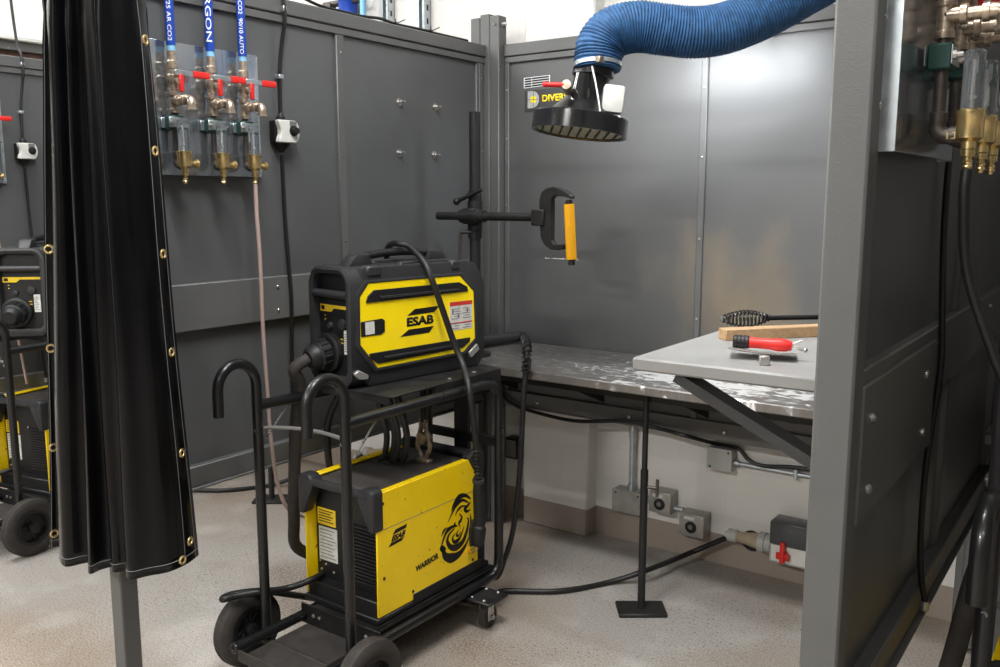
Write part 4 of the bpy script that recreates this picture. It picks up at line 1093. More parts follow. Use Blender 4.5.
m = MB(); m.box((WX0 + .022, WY0 + .0435, zt_ - .285), (WX0 + .105, WY0 + .046, zt_ - .172)); lb2 = m.build('rating_label', 'paper', ws)
m = MB()
for k in range(9): m.box((WX0 + .027, WY0 + .0428, zt_ - .275 + k * .0115), (WX0 + .098 - (k * 37 % 5) * .004, WY0 + .044, zt_ - .2725 + k * .0115))
m.build('label_print', 'grey_ink', lb2)
for q in ((WX0 + .03, WY0 + .045, WZ0 + .075), (WX0 + .085, WY0 + .045, WZ0 + .075), (WX0 + .05, WY0 + .045, WZ0 + .095), (WX0 + .025, WY0 + .045, WZ0 + .105), (XC - .03, WY0 + .045, zt_ - .13)):
    m = MB(); bolts(m, [q], (0, -1, 0), .005, .004); m.build('end_screw', 'steel', ws)
# chunky handle brackets at both ends
fyz = lambda x: Frame((x, 0, 0), (0, 1, 0), (0, 0, 1))
hy = WY0
nb = [(hy - .018, zt_ + .016), (hy - .004, zt_ + .034), (hy + .014, zt_ + .030), (hy + .03, zt_ - .002), (hy + .03, zt_ - .04), (hy + .004, zt_ - .115), (hy - .006, zt_ - .11), (hy - .012, zt_ - .05)]
nb = [(hy - .02, zt_ - .004), (hy - .004, zt_ + .022), (hy + .022, zt_ + .012), (hy + .026, zt_ - .03), (hy + .006, zt_ - .12), (hy - .004, zt_ - .12), (hy - .018, zt_ - .05)]
hb_ = MB()
hb_.cyl((WX0 + .02, hy - .004, zt_ - .008), (WX1 - .02, hy - .004, zt_ - .008), .0135, n=16)
han = hb_.build('handle', 'plastic', ws)
for xo, s in ((WX0, -1), (WX1, 1)):
    hx = lambda q: xo + s * q
    fpoly = [(hx(.004), zt_ - .118), (hx(.004), zt_ + .004), (hx(-.010), zt_ + .016), (hx(-.046), zt_ + .014), (hx(-.062), zt_ - .004), (hx(-.062), zt_ - .024), (hx(-.016), zt_ - .118)]
    ff_ = Frame((0, hy + .03, 0), (1, 0, 0), (0, 0, 1))
    m = MB(); m.prism(fpoly if s < 0 else fpoly[::-1], ff_, 0, .046, .006, 2); m.build('handle_bracket', 'plastic', han)
fb_ = [(WY1 - .05, zt_ + .004), (WY1 - .02, zt_ + .024), (WY1 + .028, zt_ + .014), (WY1 + .04, zt_ - .02), (WY1 + .02, zt_ - .13), (WY1 + .0, zt_ - .13), (WY1 - .002, zt_ - .07)]
han2 = MB().cyl((WX0 + .02, WY1 + .022, zt_ - .004), (WX1 - .02, WY1 + .022, zt_ - .004), .0135).build('handle', 'plastic', ws)
for x_a, x_b in ((WX0 - .004, WX0 + .034), (WX1 - .034, WX1 + .003)):
    m = MB(); m.prism(fb_, fyz(x_a), 0, x_b - x_a, .006, 2); m.build('handle_bracket', 'plastic', han2)
# marks on the right flank
def quad(fr, m, pts, h=0., th=.0008): m.prism(pts, fr, h, h + th)
m = MB()
quad(frR, m, [pR(394, 530.5), pR(405, 525.5), pR(407, 522), pR(396, 527.5)]) if False else None
lg = lambda pts: [pR(*p) for p in pts]
quad(frR, m, lg([(392.5, 535), (406, 527.5), (407, 523.5), (395.5, 529.5)]))
quad(frR, m, lg([(388.5, 547.5), (401.5, 540.5), (404.5, 536), (391, 543)]))
lgo = m.build('logo_bars', 'black_ink', ws)
text('ESAB', lg([(391.2, 542.2), (404.2, 535.6), (406.5, 528.8), (392.8, 535.8)]), 0, .0008, frR, 'logo_lettering', 'black_ink', ws, .05)
text('WARRIOR', lg([(415.5, 572.5), (438.5, 558), (438.5, 552.0), (415.5, 566.5)]), 0, .0008, frR, 'model_lettering', 'black_ink', ws, .05)
# flame-like warrior emblem, drawn as tapering strokes
SC = 70 / 406
def ez(x, y): return pR(410 + x * SC, 445 + y * SC)
m = MB()
def stroke(pts, w0, wm, w1, k=8):
    P3 = spline([V((*ez(*p), 0)) for p in pts], k); n = len(P3)
    L_, R_ = [], []
    for i, p in enumerate(P3):
        t = (P3[min(i + 1, n - 1)] - P3[max(i - 1, 0)]).normalized(); nn = V((-t.y, t.x, 0)); f = i / (n - 1)
        w = 1.35 * (w0 + (wm - w0) * f * 2 if f < .5 else wm + (w1 - wm) * (f - .5) * 2) * SC * .0031
        L_.append(p + nn * w); R_.append(p - nn * w)
    va = [m.bm.verts.new(frR.pt(p.x, p.y, .0006)) for p in L_]; vb = [m.bm.verts.new(frR.pt(p.x, p.y, .0006)) for p in R_]
    for i in range(n - 1): m.bm.faces.new((va[i], va[i + 1], vb[i + 1], vb[i]))
for st_ in (
    ([(352, 312), (318, 292), (282, 305), (252, 350), (240, 385)], 3, 15, 1),
    ([(340, 335), (305, 320), (270, 345), (248, 385), (218, 452)], 3, 11, 1),
    ([(352, 330), (335, 350), (318, 370), (330, 385), (350, 372)], 3, 11, 3),
    ([(322, 352), (296, 358), (272, 385), (262, 410)], 2, 7, 1),
    ([(215, 478), (196, 498), (180, 532)], 2, 8, 1),
    ([(285, 398), (300, 418), (292, 440), (282, 452), (290, 474)], 2, 9, 2),
    ([(262, 448), (258, 465), (275, 470)], 4, 7, 2),
    ([(270, 468), (238, 478), (208, 510), (180, 588)], 3, 11, 4),
    ([(258, 482), (226, 520), (216, 560), (236, 592), (270, 592), (305, 560), (328, 500), (338, 440), (330, 420)], 3, 17, 2),
    ([(262, 512), (246, 540), (256, 562), (282, 548), (302, 505), (312, 470)], 2, 11, 1),
    ([(282, 492), (270, 515), (278, 528), (296, 500)], 2, 7, 1),
    ([(178, 588), (192, 615), (205, 645), (240, 655), (285, 632), (322, 580), (345, 520)], 5, 24, 1),
    ([(176, 590), (186, 600), (205, 612)], 8, 16, 10),
    ([(348, 400), (352, 440), (346, 480)], 2, 7, 1)):
    stroke(*st_)
m.build('emblem', 'black_ink', ws, flat=True)

# ================================================================== WIRE FEEDER
FW_, FL_, FH_ = .215, .59, .372
rzf = R(-7)
fx_, fy_, fz_ = -1.923, 1.882, .8695
Rm = Matrix.Rotation(rzf, 3, 'Z')
cen = V((fx_, fy_, fz_)) + Rm @ V((-FW_ / 2, FL_ / 2, 0))
fd = thing('wire_feeder', 'yellow and black wire feeder standing on the front cart', 'wire feeder', cen, rzf, 'yellow wire feeders')
OM = ORG[fd.name]
def W(x, y, z): return OM @ V((x, y, z))
def fb(m, *a, **k): return m.build(*a, mx=OM, **k)
hw = FW_ / 2; hl = FL_ / 2
FY = lambda x: Frame((x, 0, 0), (0, 1, 0), (0, 0, 1))
outl = [(-hl + .075, .0), (hl - .03, .0), (hl, .03), (hl, FH_ - .075), (hl - .045, FH_ - .01), (hl - .09, FH_), (-hl + .055, FH_), (-hl + .053, FH_ - .012), (-hl + .053, .02)]
m = MB(); m.prism(outl, FY(-hw + .004), 0, FW_ - .008, .004, 2); fb(m, 'casing', 'plastic', fd)
# moulded frame at the near end with recessed control panel
m = MB(); y0 = -hl
# arch-shaped surround
outer = [(-hw, .03), (-hw, FH_ - .05), (-hw + .02, FH_ - .012), (-hw + .045, FH_), (hw - .045, FH_), (hw - .02, FH_ - .012), (hw, FH_ - .05), (hw, .03), (hw - .03, -.0), (-hw + .03, -.0)]
inner = [(-hw + .022, .05), (-hw + .022, FH_ - .05), (-hw + .032, FH_ - .028), (-hw + .05, FH_ - .02), (hw - .05, FH_ - .02), (hw - .034, FH_ - .03), (hw - .026, FH_ - .05), (hw - .026, .05), (hw - .04, .03), (-hw + .04, .03)]
n = len(outer)
lay = []
for yy, ring in ((y0 + .075, outer), (y0 + .02, outer), (y0 + .004, [(x * .985, z) for x, z in outer]), (y0, [((a[0] * .6 + b_[0] * .4), (a[1] * .6 + b_[1] * .4)) for a, b_ in zip(outer, inner)]), (y0 + .006, inner), (y0 + .05, inner)):
    lay.append([V((x, yy, z)) for x, z in ring])
m.rings(lay, True, False); fb(m, 'end_frame', 'plastic', fd, angle=50)
m = MB(); m.box((-hw + .02, y0 + .03, .02), (hw - .022, y0 + .05, FH_ - .02)); cpn = fb(m, 'control_panel', 'plastic_dark', fd)
m = MB(); m.cyl((-hw + .02, y0 + .014, FH_ - .085), (hw - .025, y0 + .014, FH_ - .085), .013, n=14); fb(m, 'front_grip', 'plastic', fd)
fp = Frame((0, y0 + .03, 0), (1, 0, 0), (0, 0, 1))
zy = FH_ - .128
m = MB(); m.prism([(-hw + .028, zy - .016), (.0 - .025, zy - .016), (-.01, zy - .004), (hw - .028, zy - .004), (hw - .028, zy + .006), (-hw + .028, zy + .006)], fp, 0, .002); ys_ = fb(m, 'name_strip', 'yellow_label', cpn)
m = MB(); m.prism([(-hw + .034, zy - .011), (-hw + .05, zy - .011), (-hw + .05, zy + .002), (-hw + .034, zy + .002)], fp, .002, .0026); fb(m, 'strip_mark', 'black_ink', ys_)
m = MB()
for k, (a, c, w_) in enumerate([(-.06, -.03, .006), (-.06, -.043, .006), (-.062, -.10, .012), (-.058, -.112, .016), (-.015, -.10, .014), (-.012, -.112, .01), (.02, -.10, .012), (.018, -.112, .016)]): m.prism([(a, zy + c), (a + w_, zy + c), (a + w_, zy + c + .003), (a, zy + c + .003)], fp, 0, .001)
fb(m, 'panel_print', 'yellow_label', cpn)
m = MB(); m.lathe((.035, y0 + .03, zy - .05), (0, -1, 0), [(0, .018), (.01, .016), (.012, 0)], 16); m.lathe((-.03, y0 + .03, zy - .06), (0, -1, 0), [(0, .012), (.008, .010), (.01, 0)], 14); fb(m, 'dial', 'plastic', cpn)
m = MB(); m.box((hw - .066, y0 + .026, .10), (hw - .040, y0 + .0305, .175)); ql = fb(m, 'data_label', 'paper', cpn)
m = MB()
for k in range(8): m.box((hw - .063, y0 + .0255, .11 + k * .0075), (hw - .046 - (k % 3) * .003, y0 + .029, .1125 + k * .0075))
fb(m, 'label_print', 'grey_ink', ql)
# big round torch connector
m = MB(); cc_ = V((-.028, y0 + .03, .10)); m.lathe(cc_, (0, -1, 0), [(0, .062), (.02, .062), (.024, .056), (.024, .05)], 28); m.lathe(cc_ - V((0, .024, 0)), (0, -1, -.18), [(0, .046), (.035, .046), (.04, .04), (.06, .036), (.07, .026)], 24)
for k in range(14):
    a = 2 * PI * k / 14; o_ = cc_ + V((math.cos(a) * .046, -.03, math.sin(a) * .046)); m.cyl(o_, o_ + V((0, -.03, -.005)), .0035, n=6)
fb(m, 'connector', 'plastic_dark', fd)
# yellow flank panels with grooves
fF = Frame(W(hw - .0005, 0, 0), Rm @ V((0, 1, 0)), V((0, 0, 1)))      # world frame on right flank
fp_ = lambda x, y: fF.px(x, y)
def flank(mirror):
    s = -1 if mirror else 1
    def mk(): return MB()
    fr_ = fF if not mirror else Frame(W(-hw + .0005, 0, 0), Rm @ V((0, -1, 0)), V((0, 0, 1)))
    C_ = (lambda pts: pts) if not mirror else (lambda pts: [(-a, b_) for a, b_ in reversed(pts)])
    base = [fp_(*p) for p in ((359, 297), (359.5, 345), (377, 368), (463, 351.5), (474.5, 338), (473, 291), (459, 275.3), (367.5, 283.2))][::-1]
    zoff = 0
    m = mk(); m.prism(C_(base), fr_, -.006, .0035, .0015); pn = m.build('side_panel', 'yellow_clean', fd)
    fr_h = .0035
    # black border moulding round the panel
    ctr = V((sum(p[0] for p in base) / 8, sum(p[1] for p in base) / 8)); big = [tuple(ctr + (V(p) - ctr) * 1.0 + (V(p) - ctr).normalized() * .016) for p in base]
    m = mk(); n_ = len(base)
    rings_ = []
    for ring, h in ((big, -.012), (big, .004), ([tuple(V(a) * .5 + V(b_) * .5) for a, b_ in zip(big, base)], .007), (base, .005), (base, -.012)):
        rings_.append([fr_.pt((-p[0] if mirror else p[0]), p[1], h) for p in ring])
    m.rings(rings_, True, False); m.build('panel_surround', 'plastic', fd)
    for pts, hl_ in (([(364.5, 302.5), (366.5, 296), (372.5, 290), (458, 282), (466, 286.5), (467, 291), (366, 303)], [(379, 298.5), (377.5, 296), (456, 288.2), (459, 290)]), ([(368, 353.5), (469, 337), (468.5, 341.5), (461.5, 347.5), (377, 363.5), (369, 358)], [(383, 358.5), (382, 356.0), (452, 344.2), (454.5, 346)])):
        q = [fp_(*p) for p in pts]
        if sum(q[i][0] * q[(i + 1) % len(q)][1] - q[(i + 1) % len(q)][0] * q[i][1] for i in range(len(q))) < 0: q = q[::-1]
        m = mk(); m.prism(C_(q), fr_, fr_h, fr_h + .004, .0012); gr_ = m.build('side_rail', 'plastic_dark', pn)
        q = [fp_(*p) for p in hl_]
        m = mk(); m.prism(C_(q), fr_, fr_h + .004, fr_h + .009, .001); m.build('rail_rib', 'plastic', gr_)
    # spool window with label
    m = mk(); q = [fp_(*p) for p in ((359.6, 322), (360.2, 337), (380, 334.5), (384, 331.5), (384, 320.5), (381, 318.3))][::-1]
    m.prism(C_(q), fr_, fr_h, fr_h + .002, .0008); wn = m.build('spool_window', 'plastic_dark', pn)
    m = mk(); q = [fp_(*p) for p in ((364, 322.5), (364.5, 335), (373.5, 333.5), (373, 321))][::-1]
    m.prism(C_(q), fr_, fr_h + .002, fr_h + .0028); m.build('window_label', 'paper', wn)
    if mirror: return
    h = fr_h
    m = mk()
    m.prism([fp_(*p) for p in ((406.5, 315.8), (433, 312), (439, 305.5), (414, 309))], fF, h, h + .0008)
    m.prism([fp_(*p) for p in ((399.5, 337), (428.5, 332.5), (433, 325.8), (408, 329.5))], fF, h, h + .0008)
    m.build('logo_bars', 'black_ink', pn)
    text('ESAB', [fp_(*p) for p in ((406, 326.8), (432.8, 323.2), (432.8, 314.0), (406, 317.6))], h, .0008, fF, 'logo_lettering', 'black_ink', pn, .045)
    # warning label
    c4 = [fp_(*p) for p in ((455, 329), (471.3, 327.8), (471, 299.7), (446.5, 302))]
    bl_, br_, tr_, tl_ = c4; tl_ = (bl_[0] - .0, tl_[1]); bl_ = fp_(454.5, 329.5)
    bl_ = (fp_(449, 315)[0], fp_(462, 329)[1]); br_ = (fp_(471.3, 327.5)[0], bl_[1]); tr_ = (br_[0], fp_(471, 299.7)[1]); tl_ = (bl_[0], tr_[1])
    m = mk(); m.prism([bl_, br_, tr_, tl_], fF, h, h + .0008); wl = m.build('warning_label', 'paper', pn)
    f2 = lambda u, v: (bl_[0] + (br_[0] - bl_[0]) * u, bl_[1] + (tl_[1] - bl_[1]) * v)
    def rc(m, u0, v0, u1, v1): m.prism([f2(u0, v0), f2(u1, v0), f2(u1, v1), f2(u0, v1)], fF, h + .0008, h + .0014)
    m = mk(); rc(m, 0, .86, 1, 1); rc(m, 0, .22, 1, .27); m.build('label_bars', 'red_ink', wl)
    m = mk(); random.seed(3)
    for r_ in range(9):
        if r_ == 3: continue
        for c_ in range(2):
            u0 = .08 + c_ * .48; rc(m, u0 + .12 * (r_ % 2), .05 + r_ * .085, u0 + .3 + .1 * random.random(), .075 + r_ * .085)
    rc(m, .35, .42, .42, .55); rc(m, .75, .6, .82, .72); rc(m, .1, .6, .17, .72); m.build('label_print', 'grey_ink', wl)
flank(False); flank(True)
# corner feet
for s in (-1, 1):
    for pts in ([(353, 374), (357.5, 370), (368, 375), (367, 379.5), (358, 380)], [(467.5, 352), (476, 343), (478.5, 349), (470, 358)]):
        q = [fp_(*p) for p in pts]
        if sum(q[i][0] * q[(i + 1) % len(q)][1] - q[(i + 1) % len(q)][0] * q[i][1] for i in range(len(q))) < 0: q = q[::-1]
        fr_ = fF if s == 1 else Frame(W(-hw + .0005, 0, 0), Rm @ V((0, -1, 0)), V((0, 0, 1)))
        if s == -1: q = [(-a, b_) for a, b_ in reversed(q)]
        m = MB(); m.prism(q, fr_, -.02, .008, .003); m.build('corner_bumper', 'boxgrey', fd)
# top carrying handle
for yy, sg in ((-.165, -1), (.13, 1)):
    m = MB(); e0, e1 = yy - .07 * (1 if sg < 0 else .45), yy + .07 * (1 if sg > 0 else .45)
    t0, t1 = yy - .02 - (.012 if sg < 0 else 0), yy + .02 + (.012 if sg > 0 else 0)
    m.prism([(e0, FH_ - .004), (e1, FH_ - .004), (yy + (e1 - yy) * .6, FH_ + .028), (t1, FH_ + .036), (t0, FH_ + .036), (yy + (e0 - yy) * .6, FH_ + .028)], FY(-.026), 0, .052, .006, 2); fb(m, 'handle_mount', 'plastic', fd)
m = MB(); m.tube([(0, -.175, FH_ + .022), (0, -.1, FH_ + .031), (0, 0, FH_ + .035), (0, .08, FH_ + .031), (0, .145, FH_ + .022)], .013, 14, 4); fb(m, 'carry_handle', 'plastic_dark', fd)
m = MB(); m.prism([(-hl + .22, FH_ - .003), (hl - .12, FH_ - .003), (hl - .13, FH_ + .007), (-hl + .23, FH_ + .007)], FY(hw - .055), 0, .03, .003); m.prism([(-hl + .22, FH_ - .003), (hl - .12, FH_ - .003), (hl - .13, FH_ + .007), (-hl + .23, FH_ + .007)], FY(-hw + .025), 0, .03, .003)
m.box((hw - .045, -hl + .07, FH_ - .03), (hw + .001, -hl + .13, FH_ + .004), .006); m.box((hw - .045, hl - .16, FH_ - .03), (hw + .001, hl - .12, FH_ + .004), .006)
fb(m, 'top_ribs', 'plastic', fd)

# ================================================================== HOSES AND GUNS ROUND THE CART
# interconnecting hose from the feeder connector down to the power source
c3 = W(-.028, y0 - .06, .09)
m = MB(); pp = [c3, c3 + V((-.02, -.04, -.03)), atY(300, 385, 1.83), atY(296, 420, 1.84), atY(294.5, 470, 1.85), atY(294, 520, 1.87), atY(298, 548, 1.90), V((-2.17, 2.02, .22)), V((-2.14, 2.2, .2))]
m.tube(pp, .0195, 12, 6); ih = tag(m.build('interconnect_hose', 'rubber', None, base=pp[0]), 'thick dark hose looping from the yellow feeder connector down beside the welder', 'hose')
# torch draped over the feeder
gx = lambda x, y, X_: atX(x, y, X_)
gun = thing('welding_gun', 'black welding torch draped over the yellow feeder, handle hanging by the welder', 'welding torch', atX(477, 545, -1.77), 0, 'black welding torches')
pp = [W(-.135, .06, .02), W(-.13, .06, .2), W(-.128, .05, FH_ - .03), W(-.10, .03, FH_ + .035), W(-.05, .01, FH_ + .058), W(0, -.005, FH_ + .0605), W(.035, .01, FH_ + .052), gx(424, 262, -1.885), gx(432, 280, -1.85), gx(441, 305, -1.835), gx(453, 340, -1.815), gx(462, 363, -1.78), gx(469, 388, -1.715), gx(473, 415, -1.705), gx(476, 445, -1.71), gx(478, 470, -1.72)]
m = MB(); m.tube(pp, .0105, 12, 6); m.build('cable', 'cable', gun)
ga, gb_, gc_, gd_ = gx(476.3, 448, -1.71), gx(478.5, 482, -1.725), gx(479.5, 520, -1.73), gx(477.5, 546, -1.73)
m = MB(); d = gb_ - ga
cpts = []
for k in range(9 * 10 + 1):
    t = k / 90; p = ga + d * t; a = 2 * PI * 9 * t; cpts.append(p + (RT * math.cos(a) + FW * math.sin(a)) * .0125)
m.tube(cpts, .0025, 6); m.build('strain_spring', 'black_metal', gun)
m = MB(); m.tube([gb_, gb_.lerp(gc_, .15), gb_.lerp(gc_, .3), gc_, gc_.lerp(gd_, .4), gd_], .018, 14, 4, rfun=lambda t: .0145 + .006 * math.sin(PI * min(1, max(0, t * 1.0))) ** .5 + (.006 if t > .7 else 0) - (.006 if t > .97 else 0)); m.build('handle', 'plastic_dark', gun)
m = MB(); m.lathe(gb_, (gb_ - ga).normalized() * -1, [(-.004, .019), (.006, .021), (.012, .019)], 16); m.build('collar', 'plastic', gun)
m = MB(); m.tube([gc_ + RT * -.018, gc_.lerp(gd_, .4) - RT * .027, gd_ - RT * .02], .007, 8, 4); m.build('trigger', 'plastic_dark', gun)
m = MB(); m.tube([gd_, gd_ + V((-.02, 0, -.02)), gd_ + V((-.05, .02, -.035)), gd_ + V((-.085, .04, -.03))], .009, 10, 4); m.build('neck', 'brass', gun)
# torch lying on the table
g2 = thing('welding_gun', 'black welding torch lying on the table corner, cable dropping over the edge', 'welding torch', atZ(505, 338, .85), 0, 'black welding torches')
A_, B_ = atZ(481, 341, .871), atZ(523, 336, .868)
m = MB(); m.tube([A_ + (A_ - B_) * .15, A_, A_.lerp(B_, .5), B_], .019, 14, 4, rfun=lambda t: .030 - .010 * t); m.build('handle', 'plastic', g2)
m = MB(); dd = (A_ - B_).normalized(); m.tube([A_ + (A_ - B_) * .15, A_ + dd * .09, A_ + dd * .13 + V((0, 0, -.008)), A_ + dd * .17 + V((0, .01, -.012))], .009, 10, 3); m.build('neck', 'brass', g2)
e1 = atY(527, 347, 2.56); e2 = atY(526, 372, 2.553)
m = MB(); cl = spline([B_, B_.lerp(e1, .45) + V((0, 0, .008)), e1, e2], 14); cpts = []
for k, p in enumerate(cl):
    pass
n_ = 18; NN = 200; cpts = []
for k in range(NN + 1):
    t = k / NN; q = t * (len(cl) - 1); i = min(int(q), len(cl) - 2); p = cl[i].lerp(cl[i + 1], q - i); tt = (cl[i + 1] - cl[i]).normalized()
    s1 = tt.cross(FW).normalized(); s2 = tt.cross(s1); a = 2 * PI * n_ * t; cpts.append(p + (s1 * math.cos(a) + s2 * math.sin(a)) * .0155)
m.tube(cpts, .0028, 6); m.build('strain_spring', 'black_metal', g2)
m = MB(); pp = [B_, B_.lerp(e1, .45) + V((0, 0, .008)), e1, e2, atY(524, 390, 2.545), atY(522, 430, 2.535), atY(519, 480, 2.52), atY(513, 530, 2.50), atY(505, 558, 2.48), atY(495, 578, 2.45), V((-1.86, 2.43, .16)), V((-1.90, 2.42, .22))]
m.tube(pp, .0098, 12, 6); m.build('cable', 'cable', g2)
# ground clamp on the welder top with its cable
gz = zt_ - .012
gp = atZ(424, 462, gz)
gcl = thing('ground_clamp', 'brass ground clamp standing on the dark top of the yellow welder', 'clamp', (gp.x, gp.y, gz))
m = MB()
for s in (-1, 1):
    m.tube([gp + V((s * .006, 0, .012)), gp + V((s * .026, 0, .05)), gp + V((s * .022, 0, .085)), gp + V((s * .01, 0, .12)), gp + V((s * .014, .0, .15))], .008, 8, 4)
m.box(gp + V((-.03, -.012, .0)), gp + V((.03, .012, .014)), .003); m.cyl(gp + V((0, -.018, .085)), gp + V((0, .018, .085)), .02); m.build('jaws', 'fitting', gcl)
m = MB(); t0 = gp + V((.0, 0, .14)); m.tube([t0, t0 + V((.0, .0, .05)), t0 + V((-.01, .01, .12)), t0 + V((-.03, .03, .19))], .0095, 10, 5); m.tube([t0 + V((.014, 0, 0)), t0 + V((.016, 0, .06)), t0 + V((.02, .02, .12)), t0 + V((.0, .03, .19))], .007, 10, 5); m.build('lead', 'cable', gcl)
# dark leads under the feeder
m = MB()
for dx, dy, r_ in ((-.03, 2.02, .010), (-.012, 2.04, .012), (.012, 2.03, .009), (.03, 2.05, .011)):
    m.tube([(XC + dx - .02, dy, .862), (XC + dx, dy, .80), (XC + dx + .01, dy + .02, .70), (XC + dx - .01, dy + .03, .62), (XC + dx - .05, dy + .05, zt_ - .005 + .02)], r_, 8, 5)
lead = tag(m.build('cable_bundle', 'cable', None, base=(XC, 2.03, .6)), 'bundle of dark leads between the feeder shelf and the yellow welder', 'cables')
m = MB(); m.tube([(XC - .20, 2.2, .10), (XC - .21, 2.0, .45), (XC - .20, 1.95, .7), (XC - .13, 1.95, .84)], .012, 10, 6); m.tube([(XC - .215, 2.35, .06), (XC - .215, 2.1, .4), (XC - .18, 2.0, .75), (XC - .12, 2.05, .84)], .010, 10, 6)
tag(m.build('gas_lead', 'cable', None, base=(XC - .2, 2.1, .1)), 'dark leads dropping behind the left side of the cart', 'cables')

# ------------------------------------------------------------------ the cart in the left booth and the one in the right booth
OFFL = (-1.95, .0, 0)
def copy_turn(o, label, drop=(), ang=R(20)):
    c = copy_tree(o, (0, 0, 0), label, drop)
    piv = V((XC, 1.69, 0)); rm = Matrix.Rotation(ang, 3, 'Z')
    c.location = rm @ (V(o.location) - piv) + piv + V(OFFL); c.rotation_euler.z = o.rotation_euler.z + ang
    return c
cl_c = copy_turn(cart, 'black welder cart in the left booth, partly behind the black curtain', ('tie_rod',), R(7))
cl_w = copy_turn(ws, 'yellow welding power source in the left booth, mostly behind the black curtain', (), R(12)); cl_w.location.x += .0
cl_f = copy_turn(fd, 'black wire feeder end in the left booth beside the curtain edge', (), R(50)); cl_f.location += V((.265, .10, 0))
copy_turn(ih, 'thick dark hose on the cart in the left booth')
copy_tree(cart, (1.935, -.05, 0), 'black cart handle hook at the right edge of the photo', drop=('tie_rod',))
copy_tree(ws, (1.935, -.05, 0), 'yellow welding power source in the right booth behind the black handle')
c = copy_tree(fd, (1.935, -.05, 0), 'wire feeder on the cart in the right booth')
ih3 = ih.copy(); COL.objects.link(ih3); ih3.location = V(ih.location) + V((1.935, -.05, 0)); ih3['label'] = 'thick dark hose beside the black handle at the right edge'

# ================================================================== ABOVE THE LEFT PARTITION
for i, (xa, xb) in enumerate(((381, 395), (417, 432))):
    p = atY(xa, 0, YW - .045); q = atY(xb, 0, YW - .045)
    m = MB(); w_ = .041
    x_ = p.x
    m.box((x_, YW - .045, 1.9), (x_ + .003, YW - .001, 3.5)); m.box((x_ + w_, YW - .045, 1.9), (x_ + w_ + .003, YW - .001, 3.5)); m.box((x_, YW - .004, 1.9), (x_ + w_ + .003, YW - .001, 3.5))
    m.box((x_, YW - .047, 1.9), (x_ + .012, YW - .044, 3.5)); m.box((x_ + w_ - .009, YW - .047, 1.9), (x_ + w_ + .003, YW - .044, 3.5))
    t = thing('strut_channel', ('galvanized strut channel on the wall nearer the blue regulator', 'galvanized strut channel on the wall nearer the corner post')[i], 'strut', (x_, YW, 2.0), 0)
    m.build('channel', 'galv', t)
    m = MB()
    for k in range(24): m.box((x_ + w_ + .0025, YW - .03, 1.94 + k * .06), (x_ + w_ + .0036, YW - .018, 1.965 + k * .06))
    m.build('slots', 'plastic_dark', t)
rp = atY(349, 0, 3.2)
rg_ = thing('regulator', 'dark blue regulator on the wall above the left partition, top edge of the photo', 'regulator', (rp.x, 3.2, 2.36))
m = MB(); m.lathe((rp.x, 3.19, 2.33), (0, 0, 1), [(0, .03), (.005, .045), (.06, .045), (.07, .05), (.12, .05), (.13, .03)], 20); m.build('body', 'blue_label', rg_)
m = MB(); m.lathe((rp.x, 3.19, 2.30), (0, 0, 1), [(0, .022), (.03, .026)], 14); m.cyl((rp.x - .16, 3.19, 2.39), (rp.x + .1, 3.19, 2.39), .016); m.lathe((rp.x - .1, 3.19, 2.375), (0, -1, 0), [(0, .02), (.04, .02)], 12); m.build('pipework', 'iron', rg_)
bp_ = atY(363, 8, 3.15)
m = MB(); m.cyl((bp_.x, 3.15, 2.1), (bp_.x, 3.15, 3.5), .0145, n=14); tag(m.build('air_pipe', 'lightblue', None, base=(bp_.x, 3.15, 2.1)), 'light blue vertical pipe beside the blue regulator above the partition', 'pipe')
wp_ = atY(638, 0, YW - .02).x
m = MB(); m.cyl((wp_, YW - .03, 2.09), (wp_, YW - .03, 3.5), .02); tag(m.build('conduit', 'white_plastic', None, base=(wp_, YW - .03, 2.09)), 'white painted conduit on the wall above the blue hose', 'conduit')
m = MB(); pp = [atX(x, y, X0 - .02) for x, y in ((296, -6), (318, 5), (340, 11), (362, 16.5), (380, 18.5), (396, 25), (414, 28), (428, 31), (437, 37))] + [V((X0 - .02, 2.99, 2.09))]
pp = [V((p.x, p.y, max(p.z, 2.093))) for p in pp]
m.tube(pp, .0055, 8, 6); cb_ = m.build('top_cable', 'cable', None, base=pp[0]); tag(cb_, 'thin black cable tied along the top of the left partition', 'cable')
ct_ = V(cb_.location)
m = MB()
for px, py in ((395.5, 24), (430.5, 31.5)):
    p = atX(px, py, X0 - .02); p.z = max(p.z, 2.092); m.torus(p, (0, 1, -.3), .008, .002, 12, 6); m.cyl(p, p + V((.02, -.02, .012)), .0018, n=6); m.cyl(p, p + V((.022, .03, .018)), .0018, n=6); m.cyl(p, p + V((.0, .03, -.008)), .0018, n=6)
ORG[cb_.name] = Matrix.Translation(ct_); m.build('cable_tie', 'plastic_dark', cb_)

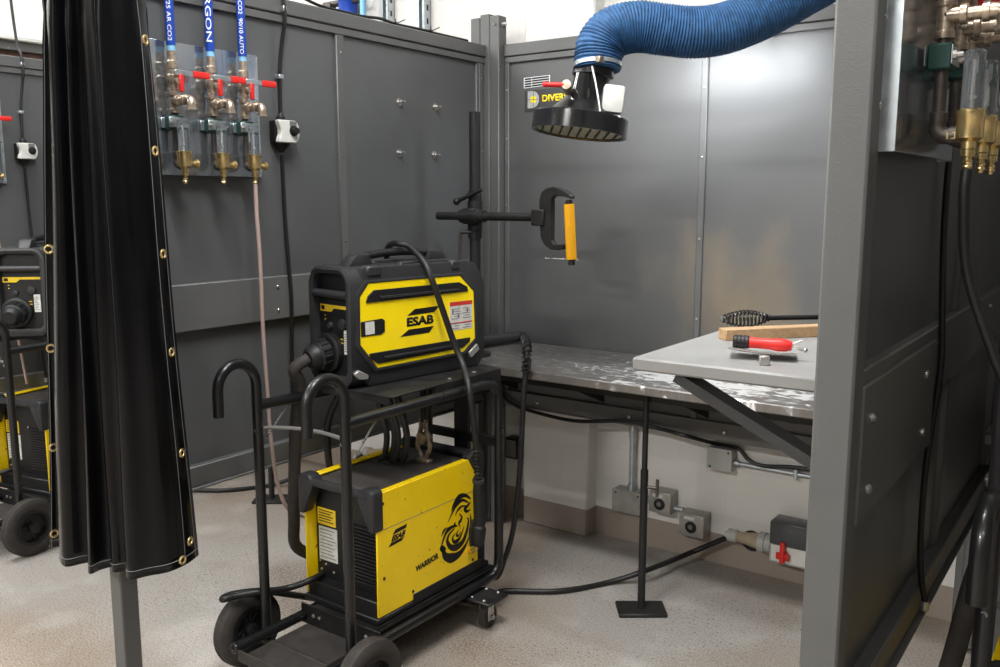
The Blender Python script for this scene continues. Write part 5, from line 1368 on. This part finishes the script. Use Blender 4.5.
# ================================================================== FAR LEFT BAY
m = MB(); m.box((-6.5, .6, 0), (-6.4, YW, 3.2)); struct(m.build('wall_bay', 'white_wall'))
m = MB(); m.box((-5.6, .2, 2.335), (-5.15, YW - .02, 3.6), .004); tag(m.build('overhead_duct', 'white_wall', None, base=(-5.3, 2, 3.6)), 'white overhead duct above the left booth, top left corner of the photo', 'duct')
m = MB(); m.box((-5.6, .2, 2.312), (-5.12, YW - .02, 2.334), .003); tag(m.build('duct_ledge', 'white_plastic', None, base=(-5.3, 2, 2.312)), 'bright white ledge along the bottom of the overhead duct, top left', 'ledge')
m = MB(); m.box((-5.58, .2, 2.262), (-5.16, YW - .02, 2.311), .003); tag(m.build('cross_beam', 'frame', None, base=(-5.3, 2, 2.262)), 'grey beam under the white ledge, top left corner', 'beam')
m = MB(); m.box((-5.56, .2, 2.12), (-5.2, YW - .02, 2.261), .003); tag(m.build('wood_rail', 'wood_beam', None, base=(-5.3, 2, 2.12)), 'brown wooden rail just above the left booth partition, top left', 'rail')

# ================================================================== LIGHTS
def ceil_light(x, y, e, sx=1.2, sy=.3, lab='', rot=0):
    t = thing('ceiling_light', lab, 'ceiling light', (x, y, 3.6), rot, 'fluorescent ceiling lights')
    OMl = ORG[t.name]
    m = MB(); m.box((-sx / 2, -sy / 2, -.09), (sx / 2, sy / 2, 0), .01); m.build('housing', 'white_plastic', t, mx=OMl)
    m = MB(); m.box((-sx / 2 + .02, -sy / 2 + .02, -.098), (sx / 2 - .02, sy / 2 - .02, -.089)); m.build('diffuser', 'lampwhite', t, mx=OMl)
    ld = bpy.data.lights.new('ceiling_lamp', 'AREA'); ld.shape = 'RECTANGLE'; ld.size = sx; ld.size_y = sy; ld.energy = e; ld.color = (1, .985, .955)
    lo = bpy.data.objects.new('lamp_source', ld); COL.objects.link(lo); lo.location = (0, 0, -.105); lo.parent = t


spots = [(-.85, .95, 62, 0), (-1.5, -3.3, 190, 0), (.9, -1.9, 30, 0), (-3.9, .55, 50, 0), (-4.1, -1.9, 60, 0), (-1.3, 1.7, 12, 0), (-3.4, 1.7, 16, 0), (-5.5, 1.9, 120, 0)]
nm = ['over the front of the booth', 'behind the camera, middle', 'behind the camera, right', 'over the front of the left booth', 'behind the camera, left', 'over the welding table', 'over the left booth table', 'over the far left bay']
for (x, y, e, r_), n_ in zip(spots, nm): ceil_light(x, y, e, lab='fluorescent ceiling light ' + n_, rot=r_)
ld = bpy.data.lights.new('booth_lamp_source', 'AREA'); ld.shape = 'RECTANGLE'; ld.size = .48; ld.size_y = .04; ld.energy = 8; ld.color = (.93, .97, 1)
lo = bpy.data.objects.new('lamp_source', ld); COL.objects.link(lo); lo.parent = lm; lo.location = V((-1.25, 2.8675, 1.966)) - V(lm.location); lo.rotation_euler = (R(30), 0, 0)

w = bpy.data.worlds.new('world'); scn.world = w; w.use_nodes = True
w.node_tree.nodes['Background'].inputs[0].default_value = (.9, .93, 1, 1); w.node_tree.nodes['Background'].inputs[1].default_value = .05
vs = scn.view_settings
vs.view_transform = 'Standard'; vs.look = 'None'; vs.gamma = 1; vs.use_curve_mapping = False; vs.exposure = .42
